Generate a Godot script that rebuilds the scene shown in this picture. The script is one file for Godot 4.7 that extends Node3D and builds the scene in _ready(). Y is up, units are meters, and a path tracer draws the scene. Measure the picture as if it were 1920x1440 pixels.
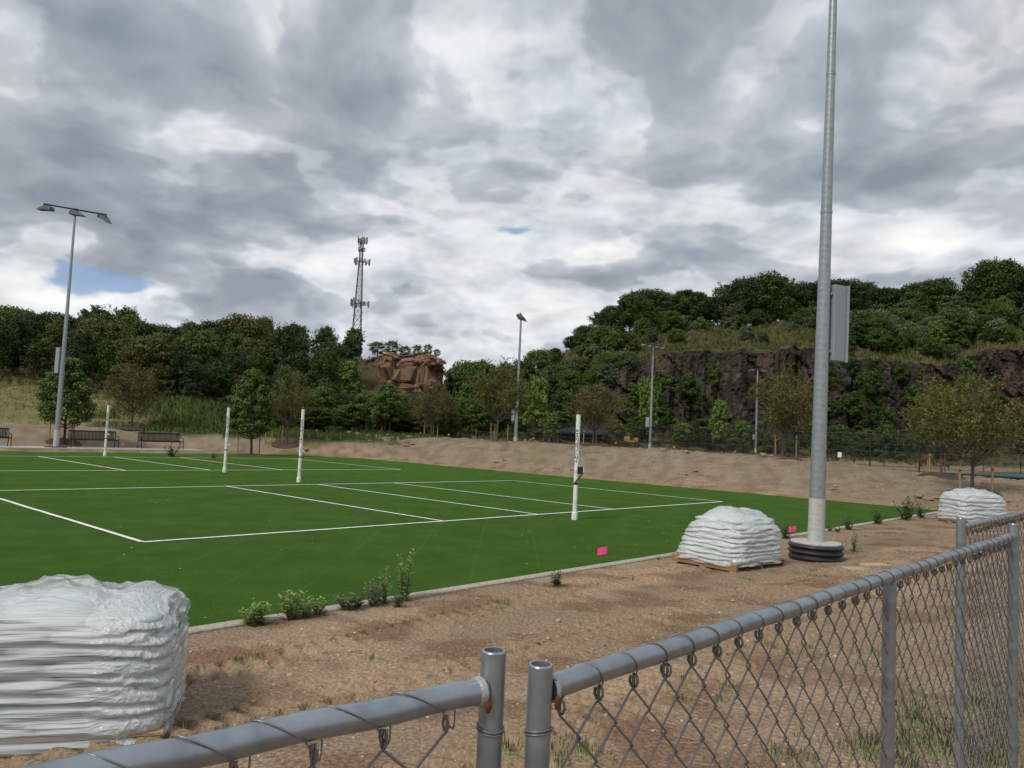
extends Node3D
# A turf volleyball field behind a chain-link fence, with a quarry hill behind it.
# World: camera stands over (0, 0), looks along -Z; y = 0 is the turf. Court axes: u along the courts, v across them.

const FOC := 1463.0
const CAM_H := 1.85
const CU := -4.981
const CV := -11.759
var CC := cos(0.8298)
var SS := sin(0.8298)
var cam_basis: Basis
var counts := {}
var M := {}
var rng := RandomNumberGenerator.new()
var n_lo := FastNoiseLite.new()
var n_mid := FastNoiseLite.new()
var n_hi := FastNoiseLite.new()
var n_cell := FastNoiseLite.new()
var n_block := FastNoiseLite.new()
var n_sky_a := FastNoiseLite.new()
var n_sky_b := FastNoiseLite.new()
var n_sky_c := FastNoiseLite.new()
var sky_blobs: Array = []
var sky_holes: Array = []

# ---------------------------------------------------------------- helpers
func hz(px: float) -> float:
	return 814.0 + (px - 960.0) * 0.0459

func ray(px: float, py: float) -> Vector3:
	return (cam_basis * Vector3((px - 960.0) / FOC, -(py - 720.0) / FOC, -1.0)).normalized()

func on_plane(px: float, py: float, h: float) -> Vector3:
	var d := ray(px, py)
	var t := (h - CAM_H) / d.y
	return Vector3(0, CAM_H, 0) + d * t

func at_depth(px: float, py: float, depth: float) -> Vector3:
	var d := ray(px, py)
	return Vector3(0, CAM_H, 0) + d * (depth / -d.z)

func on_ground(px: float, depth: float) -> Vector3:      # on the terrain, in the direction of a column of the photograph taken at the horizon
	var p := at_depth(px, hz(px), depth)
	return Vector3(p.x, hgt(p.x, p.z), p.z)

func W(u: float, v: float, h := 0.0) -> Vector3:
	return Vector3((u - CU) * CC - (v - CV) * SS, h, -((u - CU) * SS + (v - CV) * CC))

func to_uv(x: float, z: float) -> Vector2:
	return Vector2(x * CC - z * SS + CU, -x * SS - z * CC + CV)

func u_turn() -> float:                                  # yaw that lays local +X along u
	return atan2(SS, CC)

func lin(r: float, g: float, b: float, a := 1.0) -> Color:
	return Color(r, g, b, a).linear_to_srgb()

func sst(a: float, b: float, x: float) -> float:
	return smoothstep(a, b, x)

func table(t: Array, x: float) -> float:                 # [[x, y], ...] piecewise linear
	if x <= t[0][0]:
		return t[0][1]
	for i in range(1, t.size()):
		if x <= t[i][0]:
			return lerpf(t[i - 1][1], t[i][1], (x - t[i - 1][0]) / (t[i][0] - t[i - 1][0]))
	return t[t.size() - 1][1]

func numbered(called: String) -> String:
	var n: int = counts.get(called, 0)
	counts[called] = n + 1
	return called if n == 0 else "%s_%03d" % [called, n]

func thing(called: String, label: String, category: String, at := Vector3.ZERO, turn := 0.0, group := "") -> Node3D:
	var o := Node3D.new()
	o.name = numbered(called)
	add_child(o)
	o.position = at
	o.rotation.y = turn
	tag(o, label, category, group)
	return o

func tag(o: Node, label: String, category: String, group := "", kind := "") -> void:
	if label: o.set_meta("label", label)
	if category: o.set_meta("category", category)
	if group: o.set_meta("group", group)
	if kind: o.set_meta("kind", kind)

func part(called: String, mesh: Mesh, mat: Material, parent: Node3D, xf := Transform3D.IDENTITY) -> MeshInstance3D:
	var o := MeshInstance3D.new()
	o.mesh = mesh
	o.material_override = mat
	o.transform = xf
	if parent == self:
		o.name = numbered(called)
		add_child(o)
	else:
		o.name = called
		parent.add_child(o, true)
	return o

func setting(called: String, mesh: Mesh, mat: Material, label: String, xf := Transform3D.IDENTITY) -> MeshInstance3D:
	var o := part(called, mesh, mat, self, xf)
	tag(o, label, "", "", "structure")
	return o

func scatter(called: String, mesh: Mesh, mat: Material, xfs: Array, cols: Array, label: String, category: String, parent: Node3D = self) -> MultiMeshInstance3D:
	var mm := MultiMesh.new()
	mm.transform_format = MultiMesh.TRANSFORM_3D
	mm.use_colors = cols.size() > 0
	mm.mesh = mesh
	mm.instance_count = xfs.size()
	for i in xfs.size():
		mm.set_instance_transform(i, xfs[i])
		if cols.size() > 0:
			mm.set_instance_color(i, cols[i])
	var o := MultiMeshInstance3D.new()
	o.multimesh = mm
	o.material_override = mat
	if parent == self:
		o.name = numbered(called)
		add_child(o)
		tag(o, label, category, "", "stuff")
	else:
		o.name = called
		parent.add_child(o, true)
		o.set_meta("kind", "stuff")
	return o

class Geo:
	var v := PackedVector3Array()
	var n := PackedVector3Array()
	var c := PackedColorArray()
	var uv := PackedVector2Array()
	var idx := PackedInt32Array()
	var col := Color.WHITE
	func vert(p: Vector3, nn: Vector3, t := Vector2.ZERO) -> int:
		v.append(p); n.append(nn); c.append(col); uv.append(t)
		return v.size() - 1
	func tri_i(a: int, b: int, d: int) -> void:
		if (v[b] - v[a]).cross(v[d] - v[a]).dot(n[a] + n[b] + n[d]) > 0.0:
			idx.append(a); idx.append(d); idx.append(b)
		else:
			idx.append(a); idx.append(b); idx.append(d)
	func quad_i(a: int, b: int, d: int, e: int) -> void:
		tri_i(a, b, d); tri_i(a, d, e)
	func face(pts: Array, away: Vector3) -> void:             # flat polygon (convex), normal turned to the side of away
		var nn: Vector3 = (pts[1] - pts[0]).cross(pts[2] - pts[0]).normalized()
		if nn.dot(away) < 0.0: nn = -nn
		var first := v.size()
		for p in pts: vert(p, nn)
		for i in range(1, pts.size() - 1): tri_i(first, first + i, first + i + 1)
	func box(xf: Transform3D, size: Vector3, bevel := 0.0) -> void:   # bevelled box, centred
		var h := size * 0.5
		var b := minf(bevel, minf(h.x, minf(h.y, h.z)) * 0.9)
		for ax in 3:
			for s in [-1.0, 1.0]:
				var nn := Vector3.ZERO
				nn[ax] = s
				var a1 := (ax + 1) % 3
				var a2 := (ax + 2) % 3
				var pts := []
				for q in [[-1, -1], [1, -1], [1, 1], [-1, 1]]:
					var p := Vector3.ZERO
					p[ax] = s * h[ax]; p[a1] = q[0] * (h[a1] - b); p[a2] = q[1] * (h[a2] - b)
					pts.append(xf * p)
				face(pts, xf.basis * nn)
		if b > 0.0:
			for ax in 3:
				var a1 := (ax + 1) % 3
				var a2 := (ax + 2) % 3
				for s1 in [-1.0, 1.0]:
					for s2 in [-1.0, 1.0]:
						var pts := []
						for q in [[-1.0, 0], [1.0, 0], [1.0, 1], [-1.0, 1]]:
							var p := Vector3.ZERO
							p[ax] = q[0] * (h[ax] - b)
							p[a1] = s1 * (h[a1] if q[1] == 0 else h[a1] - b)
							p[a2] = s2 * (h[a2] - b if q[1] == 0 else h[a2])
							pts.append(xf * p)
						var nn := Vector3.ZERO
						nn[a1] = s1; nn[a2] = s2
						face(pts, xf.basis * nn)
			for sx in [-1.0, 1.0]:
				for sy in [-1.0, 1.0]:
					for sz in [-1.0, 1.0]:
						face([xf * Vector3(sx * h.x, sy * (h.y - b), sz * (h.z - b)), xf * Vector3(sx * (h.x - b), sy * h.y, sz * (h.z - b)), xf * Vector3(sx * (h.x - b), sy * (h.y - b), sz * h.z)], xf.basis * Vector3(sx, sy, sz))
	func tube(pts: Array, rad, sides := 8, cap := true, uv_len := 1.0) -> void:   # rad: number or array
		var k := pts.size()
		var ref := Vector3.UP
		var first := v.size()
		var prev_x := Vector3.ZERO
		var run := 0.0
		for i in k:
			var t: Vector3 = (pts[mini(i + 1, k - 1)] - pts[maxi(i - 1, 0)]).normalized()
			if i == 0:
				ref = Vector3.UP if absf(t.y) < 0.9 else Vector3.RIGHT
				prev_x = ref.cross(t).normalized()
			else:
				run += (pts[i] - pts[i - 1]).length()
			var x := (prev_x - t * prev_x.dot(t)).normalized()
			prev_x = x
			var y := t.cross(x)
			var r: float = rad[i] if rad is Array else rad
			for j in sides + 1:
				var a := TAU * j / sides
				var d := x * cos(a) + y * sin(a)
				vert(pts[i] + d * r, d, Vector2(float(j) / sides, run / uv_len))
		for i in k - 1:
			for j in sides:
				var a := first + i * (sides + 1) + j
				quad_i(a, a + 1, a + sides + 2, a + sides + 1)
		if cap:
			for e in [0, k - 1]:
				var t: Vector3 = (pts[1] - pts[0]).normalized() * -1.0 if e == 0 else (pts[k - 1] - pts[k - 2]).normalized()
				var ring := []
				for j in sides: ring.append(v[first + e * (sides + 1) + j])
				face(ring, t)
	func lathe(profile: Array, sides := 16, xf := Transform3D.IDENTITY) -> void:   # profile of (radius, height), sharp corners where a point repeats
		for i in profile.size() - 1:
			var p: Vector2 = profile[i]
			var q: Vector2 = profile[i + 1]
			if p.is_equal_approx(q): continue
			var nn := Vector2(q.y - p.y, p.x - q.x).normalized()
			var first := v.size()
			for j in sides + 1:
				var a := TAU * j / sides
				var d := Vector3(cos(a), 0, sin(a))
				var no := (xf.basis * (d * nn.x + Vector3.UP * nn.y)).normalized()
				vert(xf * (d * p.x + Vector3.UP * p.y), no, Vector2(float(j) / sides, p.y))
				vert(xf * (d * q.x + Vector3.UP * q.y), no, Vector2(float(j) / sides, q.y))
			for j in sides:
				var a := first + j * 2
				quad_i(a, a + 2, a + 3, a + 1)
	func leaf(p: Vector3, along: Vector3, side: Vector3, nn: Vector3) -> void:      # a pointed four-corner leaf
		var a := v.size()
		vert(p, nn); vert(p + along * 0.45 + side, nn); vert(p + along, nn); vert(p + along * 0.45 - side, nn)
		if along.cross(side).dot(nn) < 0.0:
			idx.append_array(PackedInt32Array([a, a + 2, a + 1, a, a + 3, a + 2]))
		else:
			idx.append_array(PackedInt32Array([a, a + 1, a + 2, a, a + 2, a + 3]))
	func mesh() -> ArrayMesh:
		var arr := []
		arr.resize(Mesh.ARRAY_MAX)
		arr[Mesh.ARRAY_VERTEX] = v
		arr[Mesh.ARRAY_NORMAL] = n
		arr[Mesh.ARRAY_COLOR] = c
		arr[Mesh.ARRAY_TEX_UV] = uv
		arr[Mesh.ARRAY_INDEX] = idx
		var m := ArrayMesh.new()
		m.add_surface_from_arrays(Mesh.PRIMITIVE_TRIANGLES, arr)
		return m

func noise_tex(freq: float, octaves: int, seed_: int, size := 512, dark := Color(0.7, 0.7, 0.7), bright := Color.WHITE, kind := FastNoiseLite.TYPE_SIMPLEX_SMOOTH) -> NoiseTexture2D:
	var n := FastNoiseLite.new()
	n.noise_type = kind
	n.seed = seed_
	n.frequency = freq
	n.fractal_octaves = octaves
	n.fractal_gain = 0.6
	var t := NoiseTexture2D.new()
	t.width = size
	t.height = size
	t.seamless = true
	t.noise = n
	var g := Gradient.new()
	g.set_color(0, dark)
	g.set_color(1, bright)
	g.set_offset(0, 0.15)
	g.set_offset(1, 0.85)
	t.color_ramp = g
	return t

func mat(color: Color, rough := 0.8, metal := 0.0) -> StandardMaterial3D:
	var m := StandardMaterial3D.new()
	m.albedo_color = color
	m.roughness = rough
	m.metallic = metal
	return m

func grain(m: StandardMaterial3D, tex: Texture2D, scale: float, world := true) -> StandardMaterial3D:
	m.albedo_texture = tex
	m.uv1_triplanar = true
	m.uv1_world_triplanar = world
	m.uv1_scale = Vector3.ONE * scale
	return m

func relief(m: StandardMaterial3D, tex: Texture2D, cm: float) -> StandardMaterial3D:
	m.heightmap_enabled = true
	m.heightmap_texture = tex
	m.heightmap_scale = cm
	return m

func setup_noises() -> void:
	for a in [[n_lo, 11, 0.09, 3], [n_mid, 12, 0.7, 4], [n_hi, 13, 5.0, 3]]:
		a[0].noise_type = FastNoiseLite.TYPE_SIMPLEX_SMOOTH
		a[0].seed = a[1]
		a[0].frequency = a[2]
		a[0].fractal_octaves = a[3]
	n_cell.noise_type = FastNoiseLite.TYPE_CELLULAR
	n_cell.seed = 5
	n_cell.frequency = 0.35
	n_cell.cellular_return_type = FastNoiseLite.RETURN_DISTANCE2_SUB
	n_cell.fractal_octaves = 2
	n_block.noise_type = FastNoiseLite.TYPE_CELLULAR
	n_block.seed = 8
	n_block.frequency = 0.45
	n_block.cellular_return_type = FastNoiseLite.RETURN_CELL_VALUE
	n_block.fractal_type = FastNoiseLite.FRACTAL_NONE
	n_block.cellular_distance_function = FastNoiseLite.DISTANCE_MANHATTAN

# ---------------------------------------------------------------- sky
const SKY_LEVEL := 0.665
func sky_setup() -> void:
	for a in [[n_sky_a, 31, 0.55, 6], [n_sky_b, 32, 1.0, 6], [n_sky_c, 33, 1.0, 5]]:
		a[0].noise_type = FastNoiseLite.TYPE_SIMPLEX_SMOOTH
		a[0].seed = a[1]
		a[0].frequency = a[2]
		a[0].fractal_octaves = a[3]
		a[0].fractal_gain = 0.5
	n_sky_a.noise_type = FastNoiseLite.TYPE_CELLULAR
	n_sky_a.cellular_return_type = FastNoiseLite.RETURN_DISTANCE
	n_sky_a.frequency = 1.0
	n_sky_a.fractal_octaves = 3
	# banks of cloud (direction of a point of the photograph, radii, thickness); the rest of the dome is noise alone
	for b in [[120, 60, 330, 110, 0.30], [520, 170, 210, 80, 0.34], [330, 370, 260, 110, 0.40], [60, 290, 110, 60, 0.25],
		[330, 235, 130, 45, -0.30], [600, 320, 120, 40, 0.16], [760, 300, 110, 110, -0.22], [860, 130, 120, 90, -0.14], [1000, 260, 120, 120, 0.2],
		[1080, 90, 200, 120, 0.26], [1400, 120, 200, 130, 0.20], [1330, 280, 210, 70, 0.28], [1150, 210, 60, 90, -0.22], [1490, 250, 70, 40, -0.22],
		[1780, 60, 150, 90, -0.14], [1700, 230, 220, 90, 0.10], [1640, 330, 330, 60, 0.24], [1450, 400, 260, 24, -0.2], [1600, 450, 280, 40, -0.38], [1250, 410, 170, 30, -0.2],
		[1370, 470, 140, 40, 0.42], [1120, 510, 110, 36, 0.40], [900, 480, 240, 50, -0.30], [1000, 590, 130, 60, -0.34], [1000, 410, 150, 50, -0.3], [820, 570, 130, 60, 0.04], [560, 400, 150, 50, 0.14],
		[480, 480, 160, 30, -0.42], [450, 540, 150, 36, 0.34], [640, 470, 70, 40, -0.05], [80, 540, 110, 50, -0.5], [60, 430, 90, 36, -0.15], [250, 470, 90, 30, 0.3], [300, 590, 90, 22, -0.25],
		[1800, 520, 120, 40, 0.2], [1700, 470, 150, 30, -0.25], [1880, 400, 80, 60, 0.1], [600, 520, 60, 40, -0.2], [740, 640, 90, 40, -0.15]]:
		sky_blobs.append(blob(b))
	for b in [[205, 505, 80, 36, 0.95], [25, 365, 75, 26, 0.8], [935, 438, 50, 14, 0.6], [840, 322, 40, 12, 0.55], [1100, 415, 60, 12, 0.4], [1085, 560, 40, 14, 0.35]]:
		sky_holes.append(blob(b))

func blob(b: Array) -> Array:
	var d := ray(b[0], b[1])
	return [atan2(d.x, -d.z), asin(d.y), b[2] / FOC, b[3] / FOC, b[4]]

func sum_blobs(list: Array, az: float, el: float) -> float:
	var s := 0.0
	for b in list:
		var x: float = (az - b[0]) / b[2]
		if absf(x) > 2.4: continue
		var y: float = (el - b[1]) / b[3]
		if absf(y) > 2.4: continue
		s += b[4] * exp(-x * x - y * y)
	return s

var bank_grid := PackedFloat32Array()
var hole_grid := PackedFloat32Array()

func fill_grids() -> void:                                # banks of cloud, summed once on a grid of 0.4 degrees
	bank_grid.resize(280 * 130)
	hole_grid.resize(280 * 130)
	for j in 130:
		for i in 280:
			var az := deg_to_rad(i * 0.4 - 56.0)
			var el := deg_to_rad(j * 0.4 - 2.0)
			bank_grid[j * 280 + i] = sum_blobs(sky_blobs, az, el)
			hole_grid[j * 280 + i] = sum_blobs(sky_holes, az, el)

func from_grid(g: PackedFloat32Array, az: float, el: float) -> float:
	var x := (rad_to_deg(az) + 56.0) / 0.4
	var y := (rad_to_deg(el) + 2.0) / 0.4
	if x < 0.0 or y < 0.0 or x >= 278.0 or y >= 128.0: return 0.0
	var k := int(y) * 280 + int(x)
	var fx := x - int(x)
	return lerpf(lerpf(g[k], g[k + 1], fx), lerpf(g[k + 280], g[k + 281], fx), y - int(y))

func cloud(s: Vector3, macro: float) -> float:
	var det := n_sky_b.get_noise_3dv(s)
	var bump := -n_sky_a.get_noise_3dv(s * 2.6 + Vector3(det, det, -det) * 0.5)
	return macro * 1.0 + det * 0.66 + bump * 0.40 - 0.15

func sky_color(az: float, el: float) -> Color:
	var d := Vector3(sin(az) * cos(el), sin(el), -cos(az) * cos(el))
	var st := 1.0 + 0.9 * (1.0 - sst(0.0, 0.42, d.y))        # clouds flatten and shrink towards the horizon
	var s := Vector3(d.x * 4.4 * st, d.y * 5.2 * st, d.z * 4.4 * st)
	var wx := n_sky_c.get_noise_3dv(s * 0.9)
	var wy := n_sky_c.get_noise_3dv(s * 0.9 + Vector3(40, 0, 0))
	s += Vector3(wx, wy, wx) * 0.16
	var macro := from_grid(bank_grid, az + wx * 0.05, el + wy * 0.03)
	var f := cloud(s, macro)
	var lit := f - cloud(s + Vector3(0, 0.16, 0), macro)
	var t := 0.43 + f * 0.70 - clampf(lit, -0.24, 0.42) * 0.78
	var edge := f + wx * 0.25
	var body := sst(0.02, 0.20, edge)
	t += body * 0.09 - sst(-0.16, 0.02, edge) * (1.0 - sst(0.02, 0.14, edge)) * 0.09
	t = clampf(t, 0.0, 1.0)
	var c := ramp(t)
	c = c * Color(1.0 + wy * 0.04, 1.0, 1.0 - wy * 0.03)      # some decks warmer, some colder
	var hole := from_grid(hole_grid, az + wx * 0.06, el + wy * 0.03) - f * 0.55 - 0.12
	var hm := sst(0.30, 0.58, hole)
	return c.lerp(Color(0.235, 0.36, 0.56), hm * 0.85) * SKY_LEVEL

func ramp(t: float) -> Color:                             # linear light: white cloud, pale grey, blue grey, slate
	var stops := [[0.0, Color(0.90, 0.905, 0.885)], [0.22, Color(0.73, 0.755, 0.775)], [0.45, Color(0.52, 0.555, 0.595)], [0.7, Color(0.345, 0.385, 0.432)], [1.0, Color(0.235, 0.275, 0.325)]]
	for i in range(1, stops.size()):
		if t <= stops[i][0]:
			return stops[i - 1][1].lerp(stops[i][1], (t - stops[i - 1][0]) / (stops[i][0] - stops[i - 1][0]))
	return stops[stops.size() - 1][1]

func make_sky() -> Sky:
	sky_setup()
	fill_grids()
	var cw := 768
	var ch := 384
	var coarse := Image.create(cw, ch, false, Image.FORMAT_RGBF)
	coarse.fill(Color(0.2, 0.16, 0.12))
	for y in ch / 2 + 3:
		var el := PI * (0.5 - (y + 0.5) / ch)
		for x in cw:
			coarse.set_pixel(x, y, sky_color(wrapf(TAU * (x + 0.5) / cw, -PI, PI), maxf(el, 0.0)))
	coarse.resize(4096, 2048, Image.INTERPOLATE_BILINEAR)
	# the same clouds at full fineness for the part of the dome that a lens at this place may see
	for y in range(610, 1030):
		var el := PI * (0.5 - (y + 0.5) / 2048.0)
		for x in range(-470, 470):
			coarse.set_pixel((x + 4096) % 4096, y, sky_color(TAU * (x + 0.5) / 4096.0, maxf(el, 0.0)))
	var m := PanoramaSkyMaterial.new()
	m.panorama = ImageTexture.create_from_image(coarse)
	var s := Sky.new()
	s.sky_material = m
	return s

# ---------------------------------------------------------------- terrain
const HILL_D := [45.0, 50.0, 60.0, 70.0, 80.0, 90.0, 97.0, 103.0, 110.0, 120.0, 135.0, 160.0, 220.0, 500.0, 3000.0]
const HILL := [
	[-900.0, [-0.4, 1.2, 3.2, 5.0, 6.2, 7.4, 8.2, 8.8, 9.4, 10.0, 11.0, 12.0, 13.0, 10.0, 0.0]],
	[-100.0, [-0.4, 1.3, 3.5, 4.9, 6.0, 7.2, 8.0, 8.6, 9.2, 10.0, 11.0, 12.0, 13.0, 10.0, 0.0]],
	[60.0, [-0.4, 1.3, 3.4, 4.8, 5.8, 7.0, 7.8, 8.4, 9.0, 10.0, 11.0, 12.0, 13.0, 10.0, 0.0]],
	[200.0, [-0.4, 1.2, 2.9, 4.2, 5.6, 6.8, 7.4, 7.9, 8.6, 10.0, 11.0, 12.0, 13.0, 10.0, 0.0]],
	[340.0, [-0.4, 1.1, 2.6, 3.8, 5.0, 6.2, 7.0, 7.6, 8.4, 9.4, 10.6, 12.0, 13.0, 10.0, 0.0]],
	[520.0, [-0.4, 1.0, 1.6, 2.6, 4.2, 5.8, 7.0, 8.2, 9.0, 10.0, 11.0, 12.0, 13.0, 10.0, 0.0]],
	[640.0, [-0.4, 0.9, 1.4, 2.2, 3.4, 5.0, 7.4, 10.8, 11.6, 12.0, 12.0, 12.5, 13.0, 10.0, 0.0]],
	[700.0, [-0.4, 0.8, 1.3, 1.8, 2.6, 3.8, 5.4, 9.6, 11.6, 12.0, 12.0, 12.5, 13.0, 10.0, 0.0]],
	[800.0, [-0.4, 0.8, 1.3, 1.6, 2.0, 2.8, 3.6, 6.0, 9.6, 10.4, 10.4, 10.0, 10.0, 8.0, 0.0]],
	[845.0, [-0.4, 0.8, 1.2, 1.4, 1.6, 1.9, 2.2, 2.6, 3.2, 4.0, 4.5, 4.6, 5.0, 5.0, 0.0]],
	[910.0, [-0.4, 0.7, 1.0, 1.0, 1.1, 1.4, 1.8, 2.4, 3.2, 4.6, 5.2, 5.0, 5.0, 5.0, 0.0]],
	[1000.0, [-0.4, 0.6, 0.6, 0.6, 0.8, 1.8, 3.6, 5.4, 7.0, 8.8, 9.6, 9.0, 8.0, 6.0, 0.0]],
	[1070.0, [-0.4, 0.5, 0.5, 0.5, 0.9, 2.8, 5.0, 7.8, 11.0, 14.8, 16.5, 16.0, 12.0, 6.0, 0.0]],
	[1130.0, [-0.4, 0.5, 0.5, 0.5, 1.0, 3.0, 6.4, 10.6, 14.0, 17.6, 19.4, 19.0, 14.0, 6.0, 0.0]],
	[1250.0, [-0.4, 0.5, 0.5, 0.5, 0.7, 1.2, 2.0, 13.4, 16.0, 18.6, 20.4, 21.0, 18.0, 6.0, 0.0]],
	[1400.0, [-0.4, 0.5, 0.5, 0.5, 0.7, 1.2, 1.8, 14.6, 17.4, 20.2, 22.0, 22.6, 20.0, 6.0, 0.0]],
	[1600.0, [-0.4, 0.5, 0.5, 0.5, 0.7, 1.4, 2.0, 14.8, 17.8, 21.0, 23.0, 24.0, 20.0, 6.0, 0.0]],
	[1760.0, [-0.4, 0.5, 0.5, 0.5, 0.8, 2.0, 4.0, 13.8, 18.0, 21.8, 24.0, 25.0, 20.0, 6.0, 0.0]],
	[1900.0, [-0.4, 0.5, 0.5, 0.5, 1.0, 3.0, 6.4, 16.4, 19.6, 23.0, 25.4, 26.0, 20.0, 6.0, 0.0]],
	[2800.0, [-0.4, 0.5, 0.5, 0.5, 1.0, 3.0, 6.4, 16.4, 19.6, 23.0, 25.4, 26.0, 20.0, 6.0, 0.0]]]

const U_EDGE := 23.4
const V_NEAR := -5.0
const V_FAR := 29.2
const TRACKS := [[-6.12, 0.36, 1.0, 0.175], [-7.05, 0.17, 0.3, 0.17], [-7.72, 0.34, 0.95, 0.175], [-8.75, 0.30, 0.85, 0.165]]

func hill(x: float, z: float) -> float:
	var depth := -z
	if depth < 45.0: return -5.0
	var px := 960.0 + FOC * x / depth
	var i := 1
	while i < HILL.size() - 1 and px > HILL[i][0]: i += 1
	var a: float = clampf((px - HILL[i - 1][0]) / (HILL[i][0] - HILL[i - 1][0]), 0.0, 1.0)
	a = a * a * (3.0 - 2.0 * a)
	var j := 1
	while j < HILL_D.size() - 1 and depth > HILL_D[j]: j += 1
	var b: float = clampf((depth - HILL_D[j - 1]) / (HILL_D[j] - HILL_D[j - 1]), 0.0, 1.0)
	var r0: Array = HILL[i - 1][1]
	var r1: Array = HILL[i][1]
	var h := lerpf(lerpf(r0[j - 1], r1[j - 1], a), lerpf(r0[j], r1[j], a), b)
	return h + n_lo.get_noise_2d(x, z) * 0.9 * sst(60.0, 90.0, depth)

func bank(u: float, v: float) -> float:
	var h := 0.32 * sst(-5.4, -11.2, v)
	var sr := u - U_EDGE
	var crest := table([[-30.0, 0.3], [-12.0, 0.5], [-5.0, 0.72], [0.0, 1.02], [4.5, 1.33], [30.0, 1.38], [60.0, 1.38]], v)
	var r := crest * sst(0.2, 8.0, sr)
	r = lerpf(r, 0.5, sst(9.5, 21.0, sr))
	var sf := v - V_FAR
	var cf := table([[-20.0, 0.95], [6.0, 1.05], [16.0, 1.1], [22.0, 1.38]], u)
	var f := 0.05 * sst(0.0, 2.0, sf) + (cf - 0.05) * sst(4.6, 11.0, sf)
	return maxf(h, maxf(r if sr > 0.0 else 0.0, f if sf > 0.0 else 0.0))

func tread(u: float, v: float) -> Vector3:                 # tyre tracks: (relief, on a lug, strength)
	var out := Vector3.ZERO
	for t in TRACKS:
		var c: float = t[0] + 0.22 * sin(u * 0.21 + t[0] * 3.0) + 0.05 * sin(u * 0.9)
		var w: float = (v - c) / t[1]
		if absf(w) < 1.6:
			var inside := 1.0 - sst(0.9, 1.05, absf(w))
			var mask: float = t[2] * sst(-0.6, -0.2, n_mid.get_noise_2d(u * 0.35 + t[0] * 9.0, v * 0.6))
			var ph: float = u / t[3] + absf(w) * 0.45 + (0.5 if w > 0.0 else 0.0)
			var lug := sst(-0.15, 0.15, sin(TAU * ph) + n_hi.get_noise_2d(u * 2.0, v * 2.0) * 0.18)
			out.x += inside * (-0.016 + 0.046 * lug * mask) + 0.010 * exp(-pow((absf(w) - 1.2) / 0.18, 2.0)) * t[2]
			if inside * mask > out.z:
				out.z = inside * mask
				out.y = lug
	return out

func micro(x: float, z: float, u: float, v: float) -> float:
	var off := maxf(maxf(u - U_EDGE, v - V_FAR), V_NEAR - v)
	if off < 0.15: return -0.04
	var k := sst(0.15, 0.6, off)
	var d := n_mid.get_noise_2d(x, z) * 0.035
	if -z < 45.0:
		d += n_hi.get_noise_2d(x, z) * 0.007
	if u - U_EDGE > 0.8 or v - V_FAR > 4.0:
		d += n_mid.get_noise_2d(u * 0.35, v * 1.6 + u * 0.7) * 0.13 - 0.05 * sst(0.55, 0.9, sin(v * 1.1 + u * 0.55 + n_lo.get_noise_2d(u * 2.0, v * 2.0) * 5.0)) + n_hi.get_noise_2d(u * 0.2, v * 0.5) * 0.03
	if v < V_NEAR - 0.4 and v > -10.6 and u < 30.0:
		var tr := tread(u, v)
		d = lerpf(d, d * 0.25, minf(tr.z, 1.0)) + tr.x
	return d * k

func hgt(x: float, z: float) -> float:
	var p := to_uv(x, z)
	return maxf(bank(p.x, p.y), hill(x, z)) + micro(x, z, p.x, p.y)

func ground_color(x: float, z: float) -> Color:
	var p := to_uv(x, z)
	var depth := -z
	var a := n_lo.get_noise_2d(x * 3.0, z * 3.0)
	var b := n_mid.get_noise_2d(x * 1.3 + 50.0, z * 1.3)
	var dirt := Color(0.362, 0.276, 0.192)
	dirt = dirt.lerp(Color(0.27, 0.182, 0.122), sst(-0.05, 0.4, b + a * 0.8))
	dirt = dirt.lerp(Color(0.44, 0.335, 0.232), sst(0.05, 0.5, a - b * 0.5))
	# dry, trodden straw-coloured cover on the bank
	var straw := Color(0.35, 0.295, 0.222).lerp(Color(0.275, 0.218, 0.16), sst(-0.2, 0.4, b))
	straw = straw.lerp(Color(0.25, 0.235, 0.11), sst(0.22, 0.55, n_lo.get_noise_2d(x * 2.2 + 90.0, z * 2.2)) * 0.6)
	var off := maxf(p.x - U_EDGE, p.y - V_FAR)
	var c := dirt.lerp(straw, sst(1.2, 3.4, off + b))
	if p.y > V_FAR - 0.5 and p.y < V_FAR + 3.0 and p.x < U_EDGE:
		c = c.lerp(Color(0.17, 0.19, 0.06), sst(-0.3, 0.2, b) * 0.6)
	var hh := hill(x, z)
	if hh > 0.85 and depth > 44.0:
		var px := 960.0 + FOC * x / depth
		var grass := Color(0.20, 0.20, 0.08).lerp(Color(0.26, 0.235, 0.13), sst(-0.2, 0.3, b))
		var weeds := Color(0.075, 0.105, 0.035)
		var litter := Color(0.15, 0.11, 0.068).lerp(Color(0.11, 0.105, 0.05), sst(-0.2, 0.3, a))     # dead leaves
		var c2 := grass.lerp(weeds, sst(180.0, 330.0, px + a * 120.0))
		c2 = c2.lerp(litter, sst(3.4, 4.2, hh + a))
		if px > 980.0:
			var rough := Color(0.155, 0.142, 0.072).lerp(Color(0.11, 0.118, 0.048), sst(-0.2, 0.25, b + a * 0.5))     # dry rough grass
			c2 = c2.lerp(rough, sst(980.0, 1080.0, px))
		c = c.lerp(c2, sst(-0.25, 0.15, hh - bank(p.x, p.y) + b * 0.2))
	return c

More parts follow.
